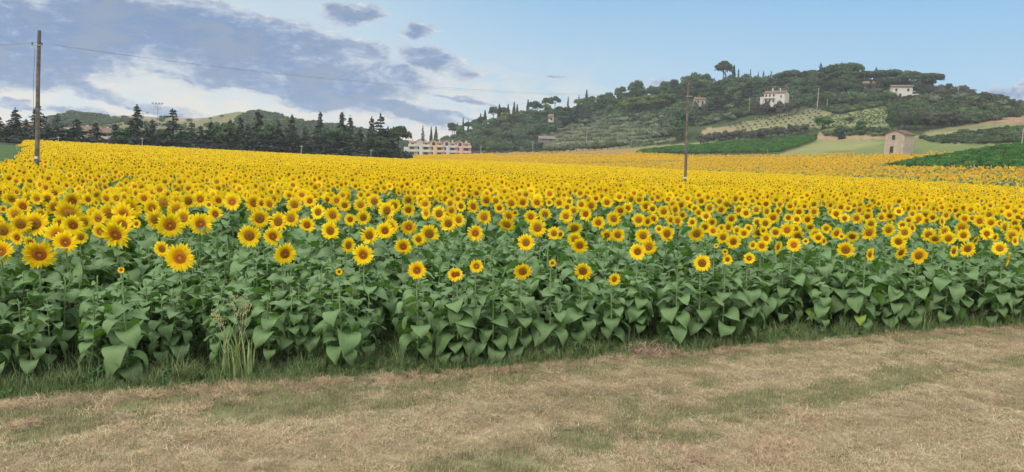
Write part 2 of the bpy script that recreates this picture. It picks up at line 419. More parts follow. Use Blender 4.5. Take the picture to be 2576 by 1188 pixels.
def hit(px, py, rmin=4.0, off=0.0, rmax=900):
    "where the line of sight through (px, py) meets the land (plus off metres of crop) beyond rmin"
    a, t = ray(px, py); a = float(a); t = float(t)
    rs = np.concatenate([np.arange(rmin, 60, .05), 60*1.003**np.arange(0, 1000)]); rs = rs[(rs >= rmin) & (rs < rmax)]
    g = ground(np.sin(a)*rs, np.cos(a)*rs) + off
    z = CAMZ + t*rs
    k = np.nonzero(g >= z)[0]
    if len(k) == 0: return None
    r = rs[k[0]]
    return Vector((math.sin(a)*r, math.cos(a)*r, float(g[k[0]]-off)))
def inpoly(x, y, poly):
    x = np.asarray(x); y = np.asarray(y); c = np.zeros(x.shape, bool); n = len(poly)
    for i in range(n):
        x1, y1 = poly[i]; x2, y2 = poly[(i+1) % n]
        if y1 == y2: continue
        c ^= ((y1 > y) != (y2 > y)) & (x < (x2-x1)*(y-y1)/(y2-y1)+x1)
    return c
def lerp_line(k, x, y): return np.interp(np.arctan2(x, y), azg, KR[k])

# field edge on the ground
edge_px = [(-300, 1030), (0, 1012), (640, 968), (1000, 947), (1290, 925), (1620, 888), (1750, 888), (2080, 860), (2320, 838), (2575, 822), (2900, 800)]
ea, et = ray(np.array([p[0] for p in edge_px], float), np.array([p[1] for p in edge_px], float))
er = -CAMZ/et
_ex, _ey = np.sin(ea)*er, np.cos(ea)*er          # carry the edge on in a straight line beyond the frame
def _ext(i, j, k):
    dx, dy = _ex[i]-_ex[j], _ey[i]-_ey[j]; L = math.hypot(dx, dy); return _ex[i]+dx/L*k, _ey[i]+dy/L*k
_l = [_ext(0, 3, k) for k in (9, 6, 3)]; _r = [_ext(-1, -5, k) for k in (3, 6, 10)]
_ex = np.concatenate([[p[0] for p in _l], _ex, [p[0] for p in _r]]); _ey = np.concatenate([[p[1] for p in _l], _ey, [p[1] for p in _r]])
ea = np.arctan2(_ex, _ey); er = np.hypot(_ex, _ey); _o = np.argsort(ea); ea, er = ea[_o], er[_o]
def edge_r(x, y): return np.interp(np.arctan2(x, y), ea, er)

VY1 = [(1602, 391), (1660, 383), (1720, 377), (1900, 363), (2040, 351), (2052, 356), (2000, 375), (1955, 389), (1800, 391.5), (1640, 392)]
VY2 = [(2236, 434), (2290, 424), (2400, 404), (2580, 374), (2800, 345), (2800, 452), (2580, 442), (2390, 439)]
MEADOW = [(1950, 391), (2050, 357), (2110, 350), (2232, 346), (2300, 352), (2700, 372), (2700, 400), (2250, 393)]
GREENPATCH = [(-400, 362), (0, 364), (42, 366), (66, 369), (60, 384), (42, 396), (0, 413), (-400, 430)]

def ground_colors(X, Y, Z):
    n = len(X); r = np.hypot(X, Y)
    C = np.empty((n, 3))
    px, py, dz = proj(np.stack([X, Y, Z], 1))
    fr = dz > 1
    f1 = fbm(X/1.3, Y/1.3, 9); f2 = fbm(X/6, Y/6, 21); f3 = fbm(X/30, Y/30, 33); f4 = fbm(X/.35, Y/.35, 41, 3)
    # mown strip in front
    tan = np.array([.31, .25, .17]); tan2 = np.array([.235, .19, .12]); grn = np.array([.125, .145, .07])
    C[:] = tan*(.8+.45*f4[:, None]) ; C[:] += (tan2-tan)*np.clip(f1*2-.6, 0, 1)[:, None]
    er_ = edge_r(X, Y); d = er_ - r   # distance in front of the edge
    dd = d*np.cos(.35); f1 = .5*f1 + .5*fbm((X*.94+Y*.34)/4.5, (Y*.94-X*.34)/1.0, 19)
    def band(c, w, jit): return np.exp(-((dd + (f1-.5)*jit - c)/w)**2)
    lf = np.clip((500-px)/900+1, 0.15, 1)
    g = np.clip(band(.8, .45, 1.2)*1.5*lf + band(.45, .22, .6)*.8 + band(2.9, .42, .9)*1.6*np.clip((px-900)/600, 0, 1), 0, 1)*np.clip(f4*2.6-.6, 0, 1)
    tr = np.exp(-((dd + (f1-.5)*.5 - 1.75)/.22)**2) + np.exp(-((dd + (f1-.5)*.5 - 3.9)/.25)**2); C *= (1 - .30*np.clip(tr, 0, 1)*(f4 > .35))[:, None]
    g = np.clip(g + (f1 > .62)*.3*(f4 > .5), 0, .9)
    C += (grn-C)*g[:, None]
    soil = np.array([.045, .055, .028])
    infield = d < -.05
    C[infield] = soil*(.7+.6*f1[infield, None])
    r4 = lerp_line(5, X, Y); r5 = lerp_line(6, X, Y); r6 = lerp_line(7, X, Y)
    a1025 = ray(1040., 395.)[0]; az = np.arctan2(X, Y)
    back = (r > r4) & (az > a1025)
    C[back] = np.array([.24, .17, .045])*(.7+.6*f2[back, None])
    leftland = (r > r4) & (az <= a1025); C[leftland] = np.array([.05, .065, .035])
    b2 = back & (r > r5); C[b2] = np.array([.16, .175, .075])*(.75+.5*f2[b2, None])
    tanp = fr & inpoly(px, py, [(1200, 380), (1400, 374), (1600, 374), (1610, 392), (1560, 400), (1380, 398), (1250, 402)]) & (r > 150)
    C[tanp] = np.array([.24, .165, .065])*(.8+.4*f2[tanp, None])
    m = fr & (r > 150) & inpoly(px, py, MEADOW)
    C[m] = np.array([.125, .155, .058])*(.8+.4*f2[m, None]); 
    mb_ = m & (f3 > .55); C[mb_] = np.array([.18, .19, .08])*(.8+.4*f2[mb_, None])
    gp = fr & (r > 40) & inpoly(px, py, GREENPATCH + [(-400, 470), (60, 470)][::-1] if False else [(-400, 362), (0, 364), (42, 366), (66, 369), (75, 470), (-400, 470)]); C[gp] = np.array([.055, .095, .04])*(.9+.2*f1[gp, None])
    # hill
    h = (r > r6) & (az > a1025)
    C[h] = np.array([.045, .062, .028])*(.7+.6*f3[h, None])
    for poly, c in (([(1815, 322), (1900, 300), (1990, 283), (2060, 272), (2110, 272), (2080, 300), (2050, 322), (1960, 335), (1850, 338)], (.155, .158, .086)),
                    ([(2050, 310), (2110, 290), (2210, 268), (2330, 268), (2350, 285), (2290, 310), (2150, 325), (2060, 330)], (.15, .18, .085)),
                    ([(2400, 300), (2430, 285), (2575, 285), (2700, 290), (2700, 310), (2575, 318), (2400, 320)], (.24, .155, .10)),
                    ([(2040, 355), (2060, 335), (2230, 330), (2240, 350), (2120, 352)], (.24, .18, .11)),
                    ([(2290, 352), (2330, 330), (2420, 312), (2700, 305), (2700, 372), (2575, 368), (2400, 362)], (.155, .16, .08)),
                    ([(1350, 372), (1380, 340), (1500, 315), (1640, 300), (1690, 320), (1700, 355), (1500, 366)], (.15, .17, .10)),
                    ([(1760, 345), (1780, 322), (1850, 318), (1860, 345)], (.22, .18, .11))):
        s = fr & (r > 230) & inpoly(px + (f2-.5)*30, py + (f1-.5)*6, poly)
        C[s] = np.array(c)*(.6+.8*f2[s, None])*(.75+.5*f1[s, None])
    # far hills on the left
    lh = (r > lerp_line(8, X, Y)*.85) & (az <= a1025)
    fld = np.where(f3[:, None] > .5, np.array([.115, .135, .06]), np.array([.15, .145, .08]))
    C[lh] = fld[lh]
    for poly, c in (([(80, 275), (320, 280), (330, 300), (240, 320), (100, 320)], (.05, .07, .045)),
                    ([(100, 290), (148, 292), (150, 315), (60, 330), (0, 325), (0, 300)], (.26, .19, .15)),
                    ([(240, 286), (420, 285), (430, 296), (330, 300), (250, 294)], (.21, .18, .12)),
                    ([(420, 290), (520, 290), (500, 305), (440, 306)], (.24, .18, .13)),
                    ([(680, 270), (1060, 340), (1060, 400), (560, 400), (610, 310)], (.04, .06, .03))):
        s = fr & (az <= a1025) & (r > 330) & inpoly(px+(f2-.5)*40, py+(f1-.5)*8, poly)
        C[s] = np.array(c)*(.8+.4*f2[s, None])
    return C
def ground_mat(name):
    m = bpy.data.materials.new(name); m.use_nodes = True
    nt = m.node_tree; nt.nodes.clear(); T = NT(nt)
    out = T.n('ShaderNodeOutputMaterial'); b = T.n('ShaderNodeBsdfPrincipled')
    b.inputs['Roughness'].default_value = .95; b.inputs['Specular IOR Level'].default_value = .05
    at_ = T.n('ShaderNodeAttribute', attribute_name='tint'); tc = T.n('ShaderNodeTexCoord')
    n1 = T.noise(tc.outputs['Object'], 18, 5, .7); n2 = T.noise(tc.outputs['Object'], 2.2, 4, .6)
    f = T.m('MULTIPLY', T.m('ADD', .55, T.m('MULTIPLY', n1, .9)), T.m('ADD', .7, T.m('MULTIPLY', n2, .6)))
    v = T.n('ShaderNodeCombineColor'); [T.l(f, v.inputs[i]) for i in range(3)]
    T.l(T.mix(1.0, at_.outputs[0], v.outputs[0], 'MULTIPLY'), b.inputs['Base Color'])
    bn = T.n('ShaderNodeBump'); bn.inputs['Strength'].default_value = .7; bn.inputs['Distance'].default_value = .03
    T.l(n1, bn.inputs['Height']); T.l(bn.outputs[0], b.inputs['Normal'])
    T.l(b.outputs[0], out.inputs[0])
    return m
M_ground = ground_mat('land')
def build_land():
    # split the polar sheet into the plain and the hills along the foot of the hills
    V = np.stack([XG, YG, ZG], 2).reshape(-1, 3)
    C = ground_colors(V[:, 0], V[:, 1], V[:, 2])
    ni, nj = XG.shape
    I, J = np.meshgrid(np.arange(ni-1), np.arange(nj-1), indexing='ij')
    Q = np.stack([I*nj+J, (I+1)*nj+J, (I+1)*nj+J+1, I*nj+J+1], 2).reshape(-1, 4)[:, ::-1]
    rq = RR[:-1, :-1].reshape(-1); foot = np.repeat(KR[7][:-1], nj-1)
    for name, msk in (('ground', rq < foot), ('hills', rq >= foot)):
        F_ = Q[msk]; used = np.unique(F_); remap = -np.ones(len(V), int); remap[used] = np.arange(len(used))
        mb = MB().add(V[used], remap[F_]); me = mb.mesh(name, M_ground, True, C[used])
        tag(link(name, me), kind='structure')
    # behind and beside the camera
    mb = MB(); aa = np.linspace(R(50), R(310), 80); rr = np.array([0, 3, 8, 14, 16, 60, 200, 800, 1400.])
    A, Rr = np.meshgrid(aa, rr, indexing='ij'); w = (A-R(50))/R(260)
    Z = np.empty_like(A); 
    for i, a in enumerate(aa):
        z0 = ground(np.sin(R(49.9))*rr, np.cos(R(49.9))*rr); z1 = ground(np.sin(R(-49.9))*rr, np.cos(R(-49.9))*rr)
        Z[i] = z0*(1-w[i]) + z1*w[i]
    Z[0] = z0 - .0; V = np.stack([np.sin(A)*Rr, np.cos(A)*Rr, Z-.004], 2).reshape(-1, 3)
    nj = len(rr); I, J = np.meshgrid(np.arange(79), np.arange(nj-1), indexing='ij')
    Q = np.stack([I*nj+J, (I+1)*nj+J, (I+1)*nj+J+1, I*nj+J+1], 2).reshape(-1, 4)[:, ::-1]
    C = np.tile(np.array([[.29, .235, .155]]), (len(V), 1)); C[np.hypot(V[:, 0], V[:, 1]) > 15] = (.15, .15, .075)
    tag(link('verge_ground', MB().add(V, Q).mesh('verge_ground', M_ground, True, C)), kind='structure')
build_land()

# ------------------------------------------------------------------ scatter: one stuff object of many instances
PROTO = {}
def scatter(name, pts, rot, scl, idx, protos, label=None, cat=None):
    "pts (n,3); rot (n,3) euler; scl (n,); idx (n,) picks the prototype mesh"
    col = bpy.data.collections.new(name + '_source')
    for k, me in enumerate(protos):
        col.objects.link(bpy.data.objects.new('%s_source_%02d' % (name, k), me))
    me = bpy.data.meshes.new(name)
    n = len(pts); me.vertices.add(n); me.vertices.foreach_set('co', np.asarray(pts, np.float32).ravel())
    for nm, ty, arr, key in (('rot', 'FLOAT_VECTOR', rot, 'vector'), ('scl', 'FLOAT', scl, 'value'), ('idx', 'INT', idx, 'value')):
        a = me.attributes.new(nm, ty, 'POINT')
        a.data.foreach_set(key, np.asarray(arr, np.int32 if ty == 'INT' else np.float32).ravel())
    o = link(name, me); tag(o, label, cat, None, 'stuff')
    ng = bpy.data.node_groups.new(name, 'GeometryNodeTree')
    ng.interface.new_socket('Geometry', in_out='INPUT', socket_type='NodeSocketGeometry')
    ng.interface.new_socket('Geometry', in_out='OUTPUT', socket_type='NodeSocketGeometry')
    N = ng.nodes; gi = N.new('NodeGroupInput'); go = N.new('NodeGroupOutput')
    ci = N.new('GeometryNodeCollectionInfo'); ci.inputs[0].default_value = col
    ci.inputs['Separate Children'].default_value = True; ci.inputs['Reset Children'].default_value = True
    ip = N.new('GeometryNodeInstanceOnPoints'); ip.inputs['Pick Instance'].default_value = True
    def na(nm, ty):
        x = N.new('GeometryNodeInputNamedAttribute'); x.data_type = ty; x.inputs['Name'].default_value = nm
        return x.outputs[0]
    e2r = N.new('FunctionNodeEulerToRotation')
    L = ng.links.new
    L(gi.outputs[0], ip.inputs['Points']); L(ci.outputs[0], ip.inputs['Instance'])
    L(na('idx', 'INT'), ip.inputs['Instance Index']); L(na('rot', 'FLOAT_VECTOR'), e2r.inputs[0]); L(e2r.outputs[0], ip.inputs['Rotation'])
    L(na('scl', 'FLOAT'), ip.inputs['Scale']); L(ip.outputs[0], go.inputs[0])
    md = o.modifiers.new('scatter', 'NODES'); md.node_group = ng
    return o

# ------------------------------------------------------------------ sunflower pieces
def grid_faces(nu, nv):
    return np.array([(i*nv+j, i*nv+j+1, (i+1)*nv+j+1, (i+1)*nv+j) for i in range(nu-1) for j in range(nv-1)])
def leaf_geo(rng, L=.27, Wd=.25, droop=60, pet=.13, nu=9, nv=5, a0=20):
    mb = []
    # petiole
    a = R(55 - 10*rng.rand()); pts = [np.array([0, 0, 0.])]; m = 4
    for i in range(m):
        pts.append(pts[-1] + np.array([math.cos(a), 0, math.sin(a)])*pet/m); a -= R(55-a0)/m
    V, Fc, U = [], [], []
    for i, p in enumerate(pts):
        w = .0055*(1-.3*i/m)
        V += [p+[0, w, 0], p+[0, -w*.6, w], p+[0, -w*.6, -w]]; U += [(0, .5)]*3
    for i in range(m):
        for j in range(3): Fc.append((i*3+j, i*3+(j+1) % 3, (i+1)*3+(j+1) % 3, (i+1)*3+j))
    base = pts[-1]
    t = np.linspace(0, 1, nu)
    wp = Wd*.5*np.sin(math.pi*np.clip(t*.9+.12, 0, 1)**.65); wp[-1] = .001
    th = R(a0) - R(droop)*np.minimum(1, t*1.7)**1.0 - R(12)*t
    seg = L/(nu-1)
    P = [base]
    for i in range(1, nu): P.append(P[-1] + seg*np.array([math.cos(th[i]), 0, math.sin(th[i])]))
    ph = rng.rand()*6; asym = (rng.rand()-.5)*.3; twist = (rng.rand()-.5)*.9; fold = .12+.30*rng.rand(); n0 = len(V)
    for i in range(nu):
        d = np.array([math.cos(th[i]), 0, math.sin(th[i])]); n_ = np.array([-d[2], 0, d[0]])
        for j, v in enumerate(np.linspace(-1, 1, nv)):
            lob = -.30*L*abs(v)**1.5*(1-t[i])**3
            wv = wp[i]*(1+asym*np.sign(v))
            z = abs(v)*wp[i]*fold + .020*math.sin(5*t[i]+ph+v*2.2)*abs(v)*(L/.27) + twist*v*wp[i]*t[i]*.6 - .05*L*(abs(v) > .9)*t[i]
            V.append(P[i] + d*lob + np.array([0, 1, 0])*wv*v + n_*z); U.append((t[i], (v+1)/2))
    Fc = Fc + [tuple(np.array(q)+n0) for q in grid_faces(nu, nv)]
    return np.array(V), np.array(Fc), np.array(U)
LEAFG = []   # (geometry, kind)
rl = np.random.RandomState(5)
for dr in (95, 85, 75, 70, 60, 50, 40, 30, 22, 15):
    LEAFG.append(leaf_geo(rl, L=.25+.05*rl.rand(), Wd=.225+.05*rl.rand(), droop=dr, pet=.10+.06*rl.rand(), a0=8+16*rl.rand()))
LOWLEAF = [leaf_geo(rl, L=.28, Wd=.26, droop=d, pet=.12, nu=4, nv=3) for d in (80, 60, 40, 20)]
LEAF_ME = [MB().add(g[0], g[1], 0, g[2]).mesh('leaf', M_leaf, True) for g in LEAFG]
LEAF_ME_Y = MB().add(*[LEAFG[1][0], LEAFG[1][1], 0, LEAFG[1][2]]).mesh('leaf', M_leafy, True)

def leaf_layout(rng, n=15, low=.16, size=1.0):
    out = []; a = rng.rand()*6.28
    for k in range(n):
        f = (k+.5)/n; a += 2.4 + (rng.rand()-.5)*.7
        z = low + (.93-low)*f**1.12
        s = (.80+.38*math.sin(math.pi*min(1, f*1.15+.1)))*(.70+.40*rng.rand())*size
        if f > .85: s *= .72
        v = int(np.clip(rng.normal((f)*8.0, 2.1), 0, 9))
        out.append((z, a, s, v, (rng.rand()-.5)*.8))
    return out
def leaf_matrix(z, a, s, tilt, h=1.0):
    return Matrix.Translation((0, -.02*z*h, z*h)) @ Matrix.Rotation(a, 4, 'Z') @ Matrix.Rotation(tilt, 4, 'X') @ Matrix.Scale(s, 4)
def stem_pts(n=6):
    "stem of unit height, bending forward at the neck"
    pts = []
    for i in range(n+1):
        t = i/n; pts.append((.012*math.sin(t*5), -.02*t, t*.955))
    return pts + [(0, -.028, .985), (0, -.045, 1.0)]
def stem_geo(n=6, sides=6):
    mb = MB(); p = stem_pts(n); tube(mb, p, [.0145*(1-.35*i/(len(p)-1)) for i in range(len(p))], sides); return mb
STEM_ME = stem_geo().mesh('stem', M_stem, True)

def petals(rng, n1=25, n2=23, r0=.40, nl=4, rag=1.0, wm=1.0):
    mb = MB()
    for layer, n in enumerate((n1, n2)):
        for k in range(n):
            if rng.rand() < .03*rag: continue
            a = 2*math.pi*(k+.5*layer)/n + (rng.rand()-.5)*.16*rag
            Lp = (.97 if layer == 0 else .88)*(1+(rng.rand()-.5)*.20*rag); w = .092*wm*(1+(rng.rand()-.5)*.4)
            bend = (rng.rand()-.35)*.20*rag; tw = (rng.rand()-.5)*.9; sw = (rng.rand()-.5)*.14
            V, U = [], []
            for i in range(nl+1):
                t = i/nl; rr_ = r0*.9 + (Lp-r0*.9)*t
                ww = w*(.75+1.1*t-1.45*t*t) if t < 1 else .004
                ww = max(ww, .004)
                y = (.02 if layer == 0 else -.012) - .10*math.sin(t*2.2) + bend*t*t
                for j, s in enumerate((-1, 0, 1)):
                    off = s*ww; yy = y + abs(s)*(-.02) + s*tw*ww*t
                    aa = a + sw*t*t
                    V.append((math.cos(aa)*rr_ - math.sin(aa)*off, yy, math.sin(aa)*rr_ + math.cos(aa)*off)); U.append((t, .5+s*.5))
            mb.add(V, grid_faces(nl+1, 3), 0, U)
    return mb
def disc_geo(r=.46, seg=20, rings=6, dome=.07, mb=None, mi=0, dent=0.0):
    mb = mb or MB(); V = [(0, -dome+dent, 0)]; U = [(0, 0)]
    for i in range(1, rings+1):
        t = i/rings
        y = -dome*(1-t**3) + dent*math.exp(-(t/.3)**2) - (.015 if 0 < t < 1 else 0) + (.03 if i == rings else 0)
        for j in range(seg):
            a = 2*math.pi*j/seg; V.append((math.cos(a)*r*t, y, math.sin(a)*r*t)); U.append((t, j/seg))
    Fc = [(0, 1+j, 1+(j+1) % seg, -1) for j in range(seg)]
    for i in range(rings-1):
        for j in range(seg): Fc.append((1+i*seg+j, 1+(i+1)*seg+j, 1+(i+1)*seg+(j+1) % seg, 1+i*seg+(j+1) % seg))
    F_ = np.array(Fc)
    V = np.array(V); n = mb.n
    mb.V.append(V); mb.F.append(np.where(F_ >= 0, F_+n, -1)); mb.MI.append(np.full(len(F_), mi)); mb.U.append(np.array(U)); mb.n += len(V)
    return mb
def bract_geo(rng, mb=None, mi=0, rad=.72, seg=12):
    mb = mb or MB()
    # receptacle cup
    V = []; 
    for (rr_, y) in ((.50, .03), (.44, .10), (.22, .17), (.06, .24)):
        for j in range(seg): a = 2*math.pi*j/seg; V.append((math.cos(a)*rr_, y, math.sin(a)*rr_))
    mb.add(V, [(i*seg+j, i*seg+(j+1) % seg, (i+1)*seg+(j+1) % seg, (i+1)*seg+j) for i in range(3) for j in range(seg)], mi)
    for k in range(16):
        a = 2*math.pi*k/16 + rng.rand()*.2; w = .11; L = rad*(.9+.2*rng.rand())
        V = []
        for t, ww in ((.42, 1), (.62, .8), (1, .02)):
            rr_ = L*t/.9
            for s in (-1, 1): V.append((math.cos(a)*rr_-math.sin(a)*s*w*ww, .05+.04*t, math.sin(a)*rr_+math.cos(a)*s*w*ww))
        mb.add(V, [(0, 1, 3, 2), (2, 3, 5, 4)], mi)
    return mb
rp = np.random.RandomState(3)
PET_ME = [petals(rp, r0=.42, rag=1.0 if k < 5 else 1.8).mesh('flower_head', M_petal, True) for k in range(7)]
DISC_ME = {'r': disc_geo(.44, dome=.06, dent=.045).mesh('disc', M_disc_r, True),
           'f': disc_geo(.50, dome=.10).mesh('disc', M_disc_f, True),
           'g': disc_geo(.40, dome=.04, dent=.03).mesh('disc', M_disc_g, True)}
BR_ME = bract_geo(rp).mesh('bracts', M_bract, True)
def bud_geo():
    mb = MB(); rng = np.random.RandomState(1)
    bract_geo(rng, mb, 0, .8)
    for lay in range(2):
        for k in range(14):
            a = 2*math.pi*(k+.5*lay)/14; V = []
            for t, ww in ((0, .9), (.5, 1), (1, .05)):
                rr_ = .5+.5*t if lay else .50-.30*t; y = -.02-.25*t if lay else -.12-.12*t
                for s in (-1, 1): V.append((math.cos(a)*rr_-math.sin(a)*s*.1*ww, y, math.sin(a)*rr_+math.cos(a)*s*.1*ww))
            mb.add(V, [(0, 1, 3, 2), (2, 3, 5, 4)], 0)
    return mb
BUD_ME = bud_geo().mesh('flower_bud', M_bract, True)
BUD_C = disc_geo(.42, dome=.14).mesh('disc', pmat('bud_centre', (.30, .38, .05), .7, .2, 12, .3), True)

M_petal_old = pmat('ripe_petal', (.84, .50, .025), .7, .1, None, 0, .25, (.25, (1, 1, 1)))
def plant_proto(seed, lod, disc='r', head=True, hr=.165, pm=None):
    "a whole plant as one mesh of unit-ish height 1.42 m; materials: leaf, stem, petal, disc, bract"
    rng = np.random.RandomState(seed); mb = MB(); h = 1.42
    if lod <= 1:
        s = stem_geo(4, 4 if lod else 5)
        for V, Fc in zip(s.V[:1], s.F[:1]): mb.add(V*[1, 1, h]*1.0, Fc, 1)
    nlf = (14, 8, 4)[lod]
    for (z, a, s_, v, tl) in leaf_layout(rng, nlf, .2 if lod == 0 else (.45 if lod == 1 else .75), 1.05 if lod < 2 else 1.25):
        g = LEAFG[v] if lod == 0 else LOWLEAF[min(3, v//3)]
        mb.add(xf(g[0], leaf_matrix(z, a, s_, tl, h)), g[1], 0, g[2])
    if head:
        if lod == 0: hd = petals(rng, 22, 18, nl=3, wm=1.1)
        elif lod == 1: hd = petals(rng, 20, 0, nl=2, wm=1.5)
        else: hd = petals(rng, 12, 0, nl=2, wm=2.3)
        nod = R(-4+rng.rand()*13); yaw = R((rng.rand()-.5)*30)
        Mh = Matrix.Translation((0, -.07, h)) @ Matrix.Rotation(yaw, 4, 'Z') @ Matrix.Rotation(nod, 4, 'X') @ Matrix.Scale(hr, 4)
        for V, Fc, U in zip(hd.V, hd.F, hd.U):
            V2 = np.array(V)
            if lod: # widen the fewer petals
                V2 = V2*1.0
            mb.add(xf(V2, Mh), Fc - np.where(Fc >= 0, min(Fc[Fc >= 0]), 0), 2, U)
        dd = disc_geo((.46 if disc == 'r' else .5)*(1, .92, .80)[lod], (14, 9, 6)[lod], (4, 2, 2)[lod], dome=.08)
        mb.add(xf(dd.V[0], Mh), dd.F[0], 3, dd.U[0])
        if lod < 2:
            b = bract_geo(rng, None, 0, .72, 8 if lod == 0 else 5)
            for V, Fc in zip(b.V[:1] if lod else b.V, b.F[:1] if lod else b.F): mb.add(xf(V, Mh), Fc - np.where(Fc >= 0, min(Fc[Fc >= 0]), 0), 4)
    return mb.mesh('sunflower_source', [M_leaf, M_stem, pm or M_petal, M_disc_r if disc == 'r' else M_disc_f, M_bract], True)

